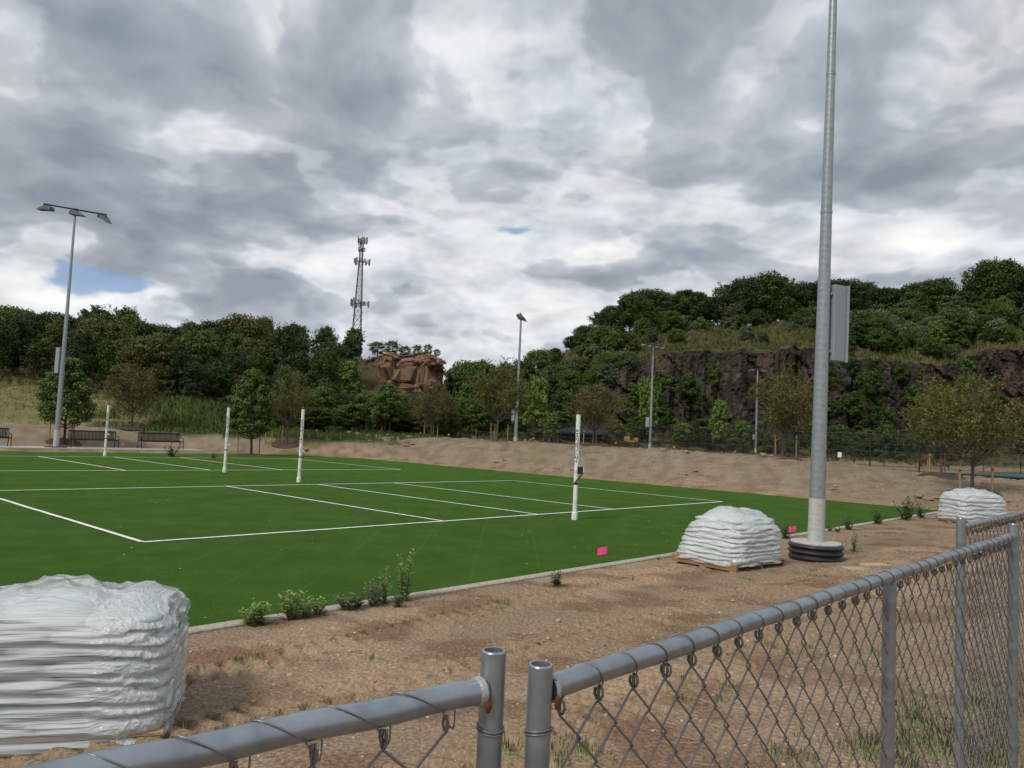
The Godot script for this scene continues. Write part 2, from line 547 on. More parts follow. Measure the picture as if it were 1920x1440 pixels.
func build_ground() -> void:
	var cols := PackedFloat32Array()
	var a := -180.0
	while a < 180.0:
		cols.append(deg_to_rad(a))
		if a >= -42.0 and a < 42.0: a += 0.16
		elif absf(a) < 60.0: a += 1.0
		else: a += 6.0
	cols.append(PI)
	var rows := PackedFloat32Array()
	var d := 0.25
	while d < 2600.0:
		rows.append(d)
		if d < 3.0: d += 0.12
		elif d < 4.6: d += 0.03
		elif d < 10.5: d += 0.02
		elif d < 30.0: d += d * d / 2600.0 * 0.6
		elif d < 130.0: d += clampf(d * d / 1800.0, 0.2, 0.9)
		else: d *= 1.12
	var w := cols.size()
	var g := Geo.new()
	var nv := rows.size() * w
	g.v.resize(nv)
	g.n.resize(nv)
	g.c.resize(nv)
	g.uv.resize(nv)
	for i in rows.size():
		for j in w:
			var x := sin(cols[j]) * rows[i]
			var z := -cos(cols[j]) * rows[i]
			var k := i * w + j
			var wide := absf(cols[j]) > 0.85
			if z < -0.1 and not wide:
				g.v[k] = Vector3(x, hgt(x, z), z)
				g.c[k] = ground_color(x, z)
			else:
				var p := to_uv(x, z)
				g.v[k] = Vector3(x, maxf(bank(p.x, p.y), hill(x, minf(z, -1.0)) if z < -41.0 else 0.0) - (0.06 if p.x < U_EDGE and p.y > V_NEAR and p.y < V_FAR else 0.0), z)
				g.c[k] = ground_color(x, z)
	for i in rows.size():
		for j in w:
			var k := i * w + j
			var du := g.v[i * w + mini(j + 1, w - 1)] - g.v[i * w + maxi(j - 1, 0)]
			var dv := g.v[mini(i + 1, rows.size() - 1) * w + j] - g.v[maxi(i - 1, 0) * w + j]
			var nn := du.cross(dv)
			g.n[k] = nn.normalized() if nn.y > 0.0 else -nn.normalized()
	for i in rows.size() - 1:
		for j in w - 1:
			var k := i * w + j
			g.idx.append(k); g.idx.append(k + w); g.idx.append(k + w + 1)
			g.idx.append(k); g.idx.append(k + w + 1); g.idx.append(k + 1)
	var m := mat(Color.WHITE, 0.95)
	m.vertex_color_use_as_albedo = true
	grain(m, M.t_dirt, 0.8)
	relief(m, M.t_dirt_h, 1.0)
	m.metallic_specular = 0.25
	setting("ground", g.mesh(), m, "brown bare earth with tyre tracks, rising to a bank and wooded hills")

func strip(pts: Array, width: float, h: float, mat_: Material, called: String, parent: Node3D, label := "") -> MeshInstance3D:   # a painted line on the turf through uv points
	var g := Geo.new()
	for i in pts.size() - 1:
		var a: Vector2 = pts[i]
		var b: Vector2 = pts[i + 1]
		var n := int(maxf(1.0, a.distance_to(b) / 0.6))
		var s := (b - a).orthogonal().normalized() * width * 0.5
		for k in n:
			var p := a.lerp(b, float(k) / n)
			var q := a.lerp(b, float(k + 1) / n)
			var wob := s.normalized() * n_mid.get_noise_2d(p.x, p.y) * 0.018
			var wob2 := s.normalized() * n_mid.get_noise_2d(q.x, q.y) * 0.018
			g.face([W(p.x + s.x + wob.x, p.y + s.y + wob.y, h), W(q.x + s.x + wob2.x, q.y + s.y + wob2.y, h), W(q.x - s.x + wob2.x, q.y - s.y + wob2.y, h), W(p.x - s.x + wob.x, p.y - s.y + wob.y, h)], Vector3.UP)
	var o := part(called, g.mesh(), mat_, parent)
	if label: tag(o, label, "")
	return o

func build_turf() -> void:
	var g := Geo.new()
	var pile := 0.012
	var us := []
	var u := -36.0
	while u < U_EDGE:
		us.append(u)
		u += 0.5
	us.append(U_EDGE)
	var vs := []
	var v := V_NEAR
	while v < V_FAR:
		vs.append(v)
		v += 0.5
	vs.append(V_FAR)
	for i in us.size():
		for j in vs.size():
			var eu: float = us[i]
			var ev: float = vs[j]
			if i == us.size() - 1: eu += n_mid.get_noise_2d(ev, 3.0) * 0.12
			if j == vs.size() - 1: ev += n_mid.get_noise_2d(eu, 7.0) * 0.12
			var h := pile + n_lo.get_noise_2d(eu * 2.0, ev * 2.0) * 0.006
			var p := W(eu, ev, h)
			g.vert(p, Vector3.UP, Vector2(eu, ev))
	for i in us.size() - 1:
		for j in vs.size() - 1:
			var k := i * vs.size() + j
			g.quad_i(k, k + vs.size(), k + vs.size() + 1, k + 1)
	var t := mat(lin(0.142, 0.296, 0.042), 0.85)
	t.metallic_specular = 0.2
	grain(t, M.t_turf, 1.1)
	t.detail_enabled = true
	t.detail_albedo = M.t_turf_big
	t.detail_blend_mode = BaseMaterial3D.BLEND_MODE_MUL
	t.detail_uv_layer = BaseMaterial3D.DETAIL_UV_2
	t.uv2_triplanar = true
	t.uv2_world_triplanar = true
	t.uv2_scale = Vector3(0.11, 0.11, 0.11)
	relief(t, M.t_turf_h, 2.6)
	var turf := setting("artificial_turf", g.mesh(), t, "flat dark green artificial turf with white court lines")
	var white := mat(lin(0.86, 0.87, 0.84), 0.8)
	grain(white, M.t_soft, 2.0)
	for k in 2:
		var o := Vector2(-0.075 * k, 15.763 * k)
		for s in [[[0, 0], [18, 0]], [[0, 9], [18, 9]], [[0, 0.04], [0, 8.96]], [[6, 0.04], [6, 8.96]], [[9, 0.04], [9, 8.96]], [[12, 0.04], [12, 8.96]], [[18, 0.04], [18, 8.96]]]:
			strip([Vector2(s[0][0], s[0][1]) + o, Vector2(s[1][0], s[1][1]) + o], 0.078, 0.022, white, "court_line", turf)
	# concrete kerb along the near side, in cast lengths
	var kerb := mat(lin(0.50, 0.45, 0.38), 0.9)
	grain(kerb, M.t_fine, 1.2)
	relief(kerb, M.t_dirt_h, 0.3)
	var kn := Node3D.new()
	kn.name = numbered("kerb")
	add_child(kn)
	tag(kn, "pale concrete kerb along the near edge of the turf", "", "", "structure")
	var ku := -20.0
	while ku < 22.6:
		var kg := Geo.new()
		kg.box(Transform3D(Basis(Vector3.UP, u_turn()), W(ku + 1.2, V_NEAR - 0.085, -0.04 + n_hi.get_noise_1d(ku) * 0.008)), Vector3(2.392, 0.13, 0.15), 0.012)
		part("kerb_stone", kg.mesh(), kerb, kn)
		ku += 2.4

func build_path() -> void:
	var g := Geo.new()
	for k in 9:
		var u0 := -6.0 + k * 2.5
		g.box(Transform3D(Basis(Vector3.UP, u_turn()), W(u0 + 1.25, 32.3, 0.05)), Vector3(2.494, 0.12, 1.9), 0.01)
	var m := mat(lin(0.56, 0.53, 0.48), 0.9)
	grain(m, M.t_fine, 0.8)
	setting("footpath", g.mesh(), m, "pale concrete path under the benches")

# ---------------------------------------------------------------- trees, shrubs, rock
var tree_kinds := {}

func rand_dir(r: RandomNumberGenerator) -> Vector3:
	var y := r.randf_range(-1.0, 1.0)
	var a := r.randf() * TAU
	var q := sqrt(1.0 - y * y)
	return Vector3(q * cos(a), y, q * sin(a))

func tint(c: Color, k: float) -> Color:
	return Color(c.r * k, c.g * k, c.b * k)

# A crown of leaf clumps and the trunk and limbs that carry them. shape: "round", "tall", "cone", "loose", "shrub"
func make_tree_kind(key: String, seed_: int, shape: String, wide: float, high: float, lobes: int, per: int, leaf: float) -> void:
	var r := RandomNumberGenerator.new()
	r.seed = seed_
	var g := Geo.new()
	var tg := Geo.new()
	var bare: float = {"round": 0.22, "tall": 0.2, "cone": 0.26, "loose": 0.25, "shrub": 0.04}[shape]
	var lean := Vector3(r.randf_range(-0.05, 0.05), 0, r.randf_range(-0.05, 0.05)) * high
	var spine := func(t: float) -> Vector3: return Vector3(lean.x * t * t, high * t, lean.z * t * t)
	var tr := high * (0.021 if shape != "cone" else 0.016)
	if shape != "shrub":
		var pts := []
		var rad := []
		for i in 9:
			var t := i / 8.0 * 0.86
			pts.append(spine.call(t) + Vector3(r.randf_range(-1, 1), 0, r.randf_range(-1, 1)) * high * 0.006)
			rad.append(tr * (1.0 - t * 0.92) * (1.35 if i == 0 else 1.0))
		tg.tube(pts, rad, 7)
	for i in lobes:
		var t := (i + r.randf()) / lobes                       # height within the crown
		var half := wide * 0.5
		var prof: float
		match shape:
			"cone": prof = pow(sin(PI * (0.20 + 0.76 * t)), 0.8) * (1.06 - 0.30 * t)
			"tall": prof = sin(PI * (0.12 + 0.80 * t)) * 0.85 + 0.12
			"shrub": prof = sqrt(maxf(0.0, 1.0 - t * t)) * 0.95
			_: prof = pow(sin(PI * (0.16 + 0.76 * t)), 0.7) * 0.95
		var ang := i * 2.399963 + r.randf_range(-0.5, 0.5)
		var q := half * prof * sqrt(r.randf_range(0.22, 1.0)) * 0.86
		var y := high * lerpf(bare, 0.93, t)
		var c: Vector3 = Vector3(lean.x * y / high, y, lean.z * y / high) + Vector3(cos(ang) * q, r.randf_range(-0.02, 0.02) * high, sin(ang) * q)
		var lr := wide * r.randf_range(0.10, 0.175) * (0.75 if shape == "cone" else 1.0)
		if shape == "loose": lr *= 0.85
		var sq := r.randf_range(0.55, 0.85)
		var hue := r.randf_range(0.72, 1.28)
		var warm := r.randf_range(-0.12, 0.14)
		var from: Vector3 = spine.call(clampf((c.y - q * 0.7) / high, 0.03 if shape == "shrub" else bare * 0.7, 0.82))
		if i % 2 == 0 or shape == "loose" or shape == "shrub":
			var mid := from.lerp(c, 0.5) + Vector3(0, -0.04 * high, 0) + rand_dir(r) * wide * 0.02
			tg.tube([from, mid, c, c + (c - mid) * 0.3], [tr * 0.38, tr * 0.26, tr * 0.14, tr * 0.05], 4, false)
		var count := int(per * r.randf_range(0.7, 1.25) * (0.65 if shape == "loose" else 1.0))
		for k in count:
			var d := rand_dir(r)
			if d.y < -0.35 and r.randf() < 0.55: d.y = -d.y
			var rr := lr * pow(r.randf(), 0.33) * r.randf_range(0.8, 1.18)
			var p := c + Vector3(d.x, d.y * sq, d.z) * rr
			var nn := (d * 0.75 + rand_dir(r) * 0.8 + Vector3(0, 0.35, 0)).normalized()
			var al := nn.cross(rand_dir(r)).normalized()
			al = (al + Vector3(0, -0.25, 0)).normalized()
			var sd := nn.cross(al).normalized()
			var L := leaf * r.randf_range(0.6, 1.3)
			var kk := hue * r.randf_range(0.75, 1.25)
			g.col = Color(kk * (1.0 + warm), kk, kk * (1.0 - warm))
			g.leaf(p - al * L * 0.5, al * L, sd * L * 0.34, nn)
	# leading shoots that stand out of the crown
	if shape != "cone" or key == "wild_cone":
		for i in (26 if shape != "shrub" else 14):
			var ang := r.randf() * TAU
			var t := r.randf_range(0.35, 1.0)
			var pr := sqrt(maxf(0.0, 1.0 - t * t)) * 0.5 * wide * 0.9
			var c := Vector3(cos(ang) * pr + lean.x * t, high * lerpf(bare + 0.25, 0.93, t), sin(ang) * pr + lean.z * t)
			var d := (Vector3(cos(ang) * 0.6, 0.8, sin(ang) * 0.6) + rand_dir(r) * 0.4).normalized()
			var ln := high * r.randf_range(0.06, 0.15)
			tg.tube([c - d * ln * 0.6, c + d * ln], [tr * 0.12, tr * 0.04], 3, false)
			var kk0 := r.randf_range(0.8, 1.3)
			for k in int(per * 0.16):
				var f := pow(r.randf(), 0.7)
				var p := c + d * ln * (f * 1.4 - 0.35) + rand_dir(r) * leaf * 0.9 * (1.2 - f * 0.6)
				var nn := (rand_dir(r) + Vector3(0, 0.5, 0)).normalized()
				var al := nn.cross(rand_dir(r)).normalized()
				var L := leaf * r.randf_range(0.5, 1.0)
				var kk := kk0 * r.randf_range(0.8, 1.2)
				g.col = Color(kk * 1.04, kk, kk * 0.95)
				g.leaf(p, al * L, nn.cross(al) * L * 0.34, nn)
	tree_kinds[key] = {"crown": g.mesh(), "trunk": tg.mesh(), "w": wide, "h": high}

# A young vase-shaped street tree with fine arching branches, thin reddish twigs and small leaves at their ends
func make_vase_kind(key: String, seed_: int, wide: float, high: float, leaf: float, leaves: int) -> void:
	var r := RandomNumberGenerator.new()
	r.seed = seed_
	var g := Geo.new()
	var tg := Geo.new()
	var wg := Geo.new()
	var fork := high * 0.27
	tg.tube([Vector3(0, -0.05, 0), Vector3(0.01, fork * 0.5, 0), Vector3(0, fork, 0.01), Vector3(0.0, fork * 1.3, 0)], [0.075, 0.06, 0.058, 0.04], 8)
	var n_main := 17
	for i in n_main:
		var ang := i * 2.399963 + r.randf_range(-0.3, 0.3)
		var out := pow((i + 0.5) / n_main, 0.6)                # inner ones stand upright, outer ones arch
		var dirh := Vector3(cos(ang), 0, sin(ang))
		var top := high * lerpf(1.0, 0.62, out * out) * r.randf_range(0.9, 1.04)
		var reach := wide * 0.47 * out * r.randf_range(0.85, 1.08)
		var base := Vector3(0, fork * r.randf_range(0.88, 1.2), 0)
		var pts := []
		for k in 8:
			var t := k / 7.0
			pts.append(base + dirh * reach * pow(t, 0.75) + Vector3(0, (top - base.y) * pow(t, 1.25), 0) + rand_dir(r) * 0.03 * t * high * 0.3)
		var rads := []
		for k in 8: rads.append(0.026 * (1.0 - k / 7.0 * 0.85))
		tg.tube(pts, rads, 5, false)
		for k in 15:
			var t := lerpf(0.22, 1.0, (k + r.randf()) / 15.0)
			var f := t * 7.0
			var j := mini(int(f), 6)
			var p: Vector3 = pts[j].lerp(pts[j + 1], f - j)
			var dd: Vector3 = ((pts[j + 1] - pts[j]).normalized() + rand_dir(r) * 0.85 + Vector3(0, 0.25, 0)).normalized()
			var ln := high * r.randf_range(0.10, 0.21)
			var tip := p + dd * ln + Vector3(0, -0.02 * high, 0) * r.randf()
			wg.tube([p, p.lerp(tip, 0.5) + rand_dir(r) * 0.03, tip], [0.009, 0.006, 0.003], 3, false)
			var ends := [[p, tip]]
			for q in 4:
				var a := p.lerp(tip, r.randf_range(0.25, 0.95))
				var b := a + (dd + rand_dir(r) * 1.0).normalized() * ln * r.randf_range(0.35, 0.7)
				wg.tube([a, b], [0.005, 0.002], 3, false)
				ends.append([a, b])
			var cnt := int(float(leaves) / (n_main * 15.0) * lerpf(0.35, 1.45, t))
			for q in cnt:
				var e: Array = ends[r.randi() % ends.size()]
				var lp: Vector3 = e[0].lerp(e[1], r.randf_range(0.3, 1.05)) + rand_dir(r) * 0.03
				var nn := (rand_dir(r) + Vector3(0, 0.6, 0)).normalized()
				var al := nn.cross(rand_dir(r)).normalized()
				var L := leaf * r.randf_range(0.6, 1.3)
				var kk := r.randf_range(0.65, 1.3)
				var w := r.randf_range(-0.1, 0.25)
				g.col = Color(kk * (1.0 + w), kk, kk * (1.0 - w))
				g.leaf(lp, al * L, nn.cross(al) * L * 0.3, nn)
	tree_kinds[key] = {"crown": g.mesh(), "trunk": tg.mesh(), "twigs": wg.mesh(), "w": wide, "h": high}

func make_kinds() -> void:
	make_tree_kind("round_a", 101, "round", 8.0, 8.0, 62, 220, 0.29)
	make_tree_kind("round_b", 102, "round", 8.0, 7.4, 54, 230, 0.29)
	make_tree_kind("round_c", 103, "round", 7.4, 8.6, 64, 200, 0.29)
	make_tree_kind("tall_a", 104, "tall", 5.2, 9.0, 60, 165, 0.26)
	make_tree_kind("tall_b", 105, "tall", 4.8, 8.4, 54, 160, 0.26)
	make_tree_kind("loose_a", 106, "loose", 6.0, 8.0, 46, 170, 0.27)
	make_tree_kind("loose_b", 107, "loose", 5.0, 7.0, 38, 150, 0.26)
	make_tree_kind("shrub_a", 108, "shrub", 4.0, 2.6, 34, 160, 0.22)
	make_tree_kind("shrub_b", 109, "shrub", 3.4, 2.8, 30, 170, 0.22)
	make_tree_kind("cone_a", 110, "cone", 3.0, 5.0, 96, 150, 0.13)
	make_tree_kind("cone_b", 111, "cone", 3.2, 4.6, 92, 150, 0.13)
	make_tree_kind("wild_cone", 112, "cone", 3.0, 5.6, 60, 100, 0.20)
	make_vase_kind("vase_a", 113, 3.8, 4.2, 0.085, 14000)
	make_vase_kind("vase_b", 114, 4.0, 4.0, 0.085, 11000)

func leaf_mat(r: float, g: float, b: float) -> StandardMaterial3D:
	var m := mat(lin(r, g, b), 0.62)
	m.vertex_color_use_as_albedo = true
	m.metallic_specular = 0.35
	m.backlight_enabled = true
	m.backlight = Color(0.55, 0.6, 0.45)
	return m

func tree(called: String, kind: String, at: Vector3, high: float, wide: float, leaf_m: Material, label: String, category: String, group: String, turn := -1.0) -> Node3D:
	var k: Dictionary = tree_kinds[kind]
	var o := thing(called, label, category, at, rng.randf() * TAU if turn < 0.0 else turn, group)
	var xf := Transform3D(Basis.from_scale(Vector3(wide / k.w, high / k.h, wide / k.w)), Vector3.ZERO)
	part("stems" if category == "shrub" else "trunk", k.trunk, M.bark if not k.has("twigs") else M.bark_grey, o, xf)
	if k.has("twigs"): part("twigs", k.twigs, M.twig, o, xf)
	part("crown", k.crown, leaf_m, o, xf)
	return o

const LEFT_TOP := [[-400, 570], [0, 575], [60, 578], [130, 570], [165, 557], [215, 560], [250, 588], [275, 610], [330, 600], [400, 592], [500, 588], [545, 590], [580, 597], [615, 608], [640, 625], [655, 608], [700, 602], [725, 625], [745, 645], [780, 642], [815, 655], [850, 690], [890, 675], [940, 685], [1000, 655], [1040, 650]]
const RIGHT_TOP := [[960, 680], [1000, 655], [1040, 650], [1075, 622], [1100, 592], [1150, 556], [1200, 538], [1260, 532], [1300, 545], [1335, 552], [1360, 522], [1400, 511], [1440, 508], [1480, 522], [1500, 528], [1540, 514], [1600, 518], [1640, 532], [1680, 536], [1720, 522], [1755, 516], [1790, 537], [1820, 542], [1840, 492], [1870, 478], [1900, 496], [1960, 484], [2100, 500], [2500, 500]]

func high_for(px: float, top: Array, depth: float, ground: float) -> float:
	return CAM_H + (hz(px) - table(top, px)) * depth / FOC - ground

func shape_word(kind: String) -> String:
	return {"round": "round-crowned", "tall": "slender", "loose": "airy", "shrub": "bushy", "wild": "cone-shaped"}[kind.get_slice("_", 0)]

func build_wood() -> void:
	var dark := leaf_mat(0.054, 0.094, 0.018)
	var deep := leaf_mat(0.036, 0.066, 0.015)
	var mid := leaf_mat(0.084, 0.140, 0.023)
	var light := leaf_mat(0.15, 0.235, 0.042)
	var olive := leaf_mat(0.100, 0.110, 0.026)
	var pale := leaf_mat(0.115, 0.150, 0.075)
	M.leaf_light = light
	M.leaf_mid = mid
	M.leaf_dark = dark
	M.leaf_pale = pale
	M.leaf_olive = olive
	# the wooded hill below the mast
	for row in [[61.0, 2.6, 0.36], [65.0, 3.0, 0.55], [70.0, 3.2, 0.75], [76.0, 3.4, 0.92], [83.0, 3.8, 1.0], [91.0, 3.6, 1.0], [98.0, 3.4, 1.0], [107.0, 4.4, 1.0]]:
		var depth: float = row[0]
		var px := -330.0 + rng.randf() * 60.0
		while px < 860.0:
			var dd := depth + rng.randf_range(-2.6, 2.6)
			var q := on_ground(px, dd)
			var full := high_for(px, LEFT_TOP, dd, q.y)
			var ok := true
			if px > 655.0 and px < 850.0 and dd > 84.0 and dd < 106.0: ok = false       # the rock stands free here
			if px < 430.0 and dd < 66.0 + clampf((200.0 - px) * 0.02, 0.0, 3.0): ok = false
			var high: float = full * rng.randf_range(0.84, 1.02) if depth > 95.0 else rng.randf_range(4.8, 7.6) * row[2]
			if depth < 95.0: high = minf(high, full * rng.randf_range(0.8, 0.98))
			if px > 660.0 and depth < 90.0: high = minf(high, CAM_H + (hz(px) - 735.0) * dd / FOC - q.y)
			if high < 1.7: ok = false
			if ok:
				var pick := rng.randf()
				var name_: String = "dark" if pick < 0.5 else ("mid" if pick < 0.82 else "olive")
				var m: Material = dark if name_ == "dark" else (mid if name_ == "mid" else olive)
				if name_ == "dark" and rng.randf() < 0.4: m = deep
				var ks := ["round_a", "round_c", "tall_a", "tall_b", "loose_a", "tall_a", "loose_b", "tall_b", "round_b"]
				var kind: String = ks[rng.randi() % ks.size()]
				var wide: float = high * tree_kinds[kind].w / tree_kinds[kind].h * rng.randf_range(0.8, 1.1)
				var where: String = "at the front edge of the wood" if depth < 69.0 else ("in the midst of the wood" if depth < 90.0 else "on the skyline of the wood")
				var label := "%s %s %s tree %s below the antenna mast" % ["low" if high < 4.5 else ("tall" if high > 6.5 else "mid-sized"), name_.replace("dark", "dark green").replace("mid", "fresh green").replace("olive", "olive brown"), shape_word(kind), where]
				tree("woodland_tree", kind, q - Vector3(0, 0.15, 0), high, maxf(wide, 3.2), m, label, "tree", "trees of the wood below the mast")
			px += row[1] * rng.randf_range(0.75, 1.25) * FOC / depth
	# bushes along the top of the orange rock
	for b in [[700, 108, 640, 3.2], [728, 107, 638, 2.8], [752, 106, 648, 2.2], [775, 105, 646, 1.8], [795, 105, 644, 1.5], [812, 104, 654, 1.3]]:
		var q := on_ground(b[0], b[1])
		var y: float = maxf(q.y, CAM_H + (hz(b[0]) - 664.0) * b[1] / FOC) - 0.5
		tree("rock_top_bush", "loose_b", Vector3(q.x, y, q.z), CAM_H + (hz(b[0]) - b[2]) * b[1] / FOC - y, b[3], mid, "thin bush growing on the flat top of the orange rock", "shrub", "bushes on top of the orange rock")
	# the dip between the two hills
	for b in [[845, 118, 690, "loose_a"], [868, 112, 676, "round_a"], [893, 106, 672, "tall_a"], [915, 98, 690, "round_c"], [945, 104, 682, "round_b"], [975, 108, 672, "tall_b"], [1003, 114, 655, "round_a"], [1036, 118, 650, "round_c"], [880, 92, 715, "tall_b"], [960, 90, 712, "loose_a"], [1020, 98, 700, "tall_a"], [1045, 104, 690, "shrub_a"], [905, 80, 745, "tall_a"], [855, 82, 740, "round_c"], [985, 84, 735, "wild_cone"], [1050, 92, 735, "round_b"], [830, 74, 760, "tall_b"]]:
		var q := on_ground(b[0], b[1])
		var high: float = CAM_H + (hz(b[0]) - b[2]) * b[1] / FOC - q.y
		var m: Material = [dark, mid, mid, deep][rng.randi() % 4]
		tree("valley_tree", b[3], q - Vector3(0, 0.1, 0), high, clampf(high * 0.85, 2.5, 8.0), m, "%s %s green tree in the dip between the two hills" % ["tall" if high > 6.5 else "low", shape_word(b[3])], "tree", "trees in the dip between the hills")
	# crowns along the ridge over the quarry
	var px := 1068.0
	while px < 2250.0:
		for back in 2:
			var dd := (122.0 if back == 0 else 131.0) + rng.randf_range(-3.0, 3.0)
			var p2 := px + (0.0 if back == 0 else 20.0)
			var q := on_ground(p2, dd)
			var high := high_for(p2, RIGHT_TOP, dd, q.y) * (rng.randf_range(0.94, 1.02) if back == 0 else rng.randf_range(0.84, 0.98))
			if high < 2.0: continue
			var kind: String = ["round_a", "round_b", "round_c", "round_a", "loose_a"][rng.randi() % 5]
			var black := rng.randf() < 0.6
			tree("ridge_tree", kind, q - Vector3(0, 0.2, 0), high, clampf(high * rng.randf_range(0.95, 1.2), 4.0, 11.0), deep if black else dark, "%s %s %s tree %s of the ridge above the quarry face" % ["tall" if high > 8.5 else ("low" if high < 6.0 else "mid-sized"), "blackish green" if black else "dark green", shape_word(kind), "on the brow" if back == 0 else "on the far side"], "tree", "trees along the ridge above the quarry")
		px += rng.randf_range(42.0, 64.0)
	# shrubs on the slope between the ridge and the edge of the quarry face
	for i in 210:
		var p2 := rng.randf_range(1010.0, 2150.0)
		var dd := rng.randf_range(104.5, 121.0)
		if i > 130: dd = rng.randf_range(116.0, 122.0)
		if p2 < 1150.0: dd = rng.randf_range(92.0, 118.0)
		if p2 > 1180.0 and p2 < 1520.0 and dd < 114.0 and rng.randf() < 0.62: continue
		var q := on_ground(p2, dd)
		var high := rng.randf_range(1.2, 3.4) * (1.25 if p2 > 1560.0 else 0.95)
		var pick := rng.randf()
		var m: Material = dark if pick < 0.45 else (mid if pick < 0.72 else pale)
		var kind: String = ["shrub_a", "shrub_b", "round_b", "tall_b"][rng.randi() % 4]
		var label := "%s %s %s shrub %s above the quarry face" % ["large" if high > 2.6 else "small", "dark green" if pick < 0.45 else ("fresh green" if pick < 0.72 else "pale grey-green"), shape_word(kind), "under the ridge trees" if dd > 113.0 else "on the grassy slope"]
		tree("slope_shrub", kind, q - Vector3(0, 0.1, 0), high * (1.3 if kind == "tall_b" else 1.0), high * rng.randf_range(1.0, 1.5), m, label, "shrub", "shrubs on the slope above the quarry")
	for i in 95:
		var p2 := rng.randf_range(1545.0, 1900.0) if i < 70 else rng.randf_range(1010.0, 1180.0)
		var dd := rng.randf_range(104.0, 117.0) if i < 70 else rng.randf_range(90.0, 114.0)
		var q := on_ground(p2, dd)
		var high := rng.randf_range(2.0, 3.8)
		var pick := rng.randi() % 3
		var kind: String = ["shrub_a", "shrub_b", "round_b"][rng.randi() % 3]
		tree("slope_shrub", kind, q - Vector3(0, 0.1, 0), high, high * rng.randf_range(1.1, 1.5), [dark, mid, pale][pick], "%s %s %s shrub in the thicket %s" % ["large" if high > 2.9 else "small", ["dark green", "fresh green", "pale grey-green"][pick], shape_word(kind), "over the reddish part of the quarry face" if i < 70 else "on the shoulder of the quarry hill"], "shrub", "shrubs on the slope above the quarry")
	# growth at the foot of the face and on its ledges
	for i in 52:
		var p2 := rng.randf_range(1050.0, 2100.0)
		var dd := rng.randf_range(82.0, 95.5)
		var q := on_ground(p2, dd)
		var high := rng.randf_range(1.4, 3.6)
		var kind: String = ["shrub_a", "shrub_b", "tall_b", "loose_b"][rng.randi() % 4]
		var ci := rng.randi() % 3
		tree("quarry_foot_shrub", kind, q - Vector3(0, 0.1, 0), high, high * rng.randf_range(0.9, 1.4), [dark, mid, olive][ci], "%s %s %s shrub at the foot of the quarry face" % ["large" if high > 2.5 else "small", ["dark green", "fresh green", "olive"][ci], shape_word(kind)], "shrub", "shrubs at the foot of the quarry face")
	for i in 60:
		var p2 := rng.randf_range(1545.0, 1860.0) if i < 44 else rng.randf_range(1225.0, 1345.0)
		var py := rng.randf_range(672.0, 800.0) if i < 44 else rng.randf_range(700.0, 800.0)
		var dd := lerpf(100.5, 95.5, (py - 680.0) / 130.0)
		var q := at_depth(p2, py, dd)
		var high := rng.randf_range(1.2, 2.6)
		var ci := rng.randi() % 3
		tree("ledge_shrub", ["shrub_a", "shrub_b"][i % 2], q - Vector3(0, high * 0.45, 0), high, high * rng.randf_range(1.0, 1.6), [dark, mid, deep][ci], "%s %s shrub on the %s of the quarry face" % ["large" if high > 1.9 else "small", ["dark green", "fresh green", "blackish green"][ci], "overgrown reddish part" if i < 44 else "bare dark part"], "shrub", "shrubs on ledges of the quarry face")
	for b in [[1290, 96.0, 725, 2.6], [1312, 96.0, 755, 2.2], [1640, 96.5, 720, 2.6], [1600, 96.0, 760, 2.8], [1690, 98.0, 700, 2.0], [1710, 97.0, 745, 2.6], [1740, 97.0, 775, 2.6], [1660, 96.0, 790, 2.6], [1870, 96.0, 760, 2.6]]:
		var q := at_depth(b[0], b[2], b[1])
		tree("ledge_shrub", "shrub_b", q - Vector3(0, b[3] * 0.4, 0), b[3], b[3] * 1.15, dark, "dark green shrub clinging to a ledge of the quarry face", "shrub", "shrubs on ledges of the quarry face")
	# bright young trees
	for b in [[1000, 78.0, 702, 2.9, "tall yellow-green young tree right behind the slim pole at the fence end"], [1215, 88.0, 702, 2.6, "slim yellow-green young tree behind the pole with a row of floodlights"], [1346, 84.0, 745, 2.3, "small bright green young tree before the bare quarry face"], [1755, 104.5, 598, 2.9, "bright green young tree on the thicket slope above the quarry face"], [652, 84.0, 672, 3.2, "bright green young tree at the edge of the orange rock"], [1035, 76.0, 770, 2.0, "low bright green sapling behind the far end of the black fence"], [1275, 86.0, 790, 2.4, "low bright green sapling at the foot of the quarry face"]]:
		var q := on_ground(b[0], b[1])
		var high: float = CAM_H + (hz(b[0]) - b[2]) * b[1] / FOC - q.y
		tree("young_tree", "wild_cone", q - Vector3(0, 0.1, 0), high, b[3], light, b[4], "tree", "bright young trees on the hillsides")

func tuft_mesh(seed_: int, n: int, high: float, spread: float, wide: float) -> ArrayMesh:
	var r := RandomNumberGenerator.new()
	r.seed = seed_
	var g := Geo.new()
	for i in n:
		var a := r.randf() * TAU
		var o := Vector3(cos(a), 0, sin(a))
		var p := o * spread * r.randf() * 0.5
		var h := high * r.randf_range(0.5, 1.1)
		var mid := p + o * h * 0.16 + Vector3(0, h * 0.6, 0)
		var tip := p + o * h * r.randf_range(0.25, 0.6) + Vector3(0, h, 0)
		var side := Vector3(-o.z, 0, o.x) * wide
		var nn := (o + Vector3(0, 0.8, 0)).normalized()
		var k := r.randf_range(0.7, 1.25)
		g.col = Color(k * r.randf_range(0.95, 1.15), k, k * 0.95)
		var i0 := g.v.size()
		for q in [p - side, p + side, mid + side * 0.7, mid - side * 0.7, tip]: g.vert(q, nn)
		g.idx.append_array(PackedInt32Array([i0, i0 + 1, i0 + 2, i0, i0 + 2, i0 + 3, i0 + 3, i0 + 2, i0 + 4]))
	return g.mesh()

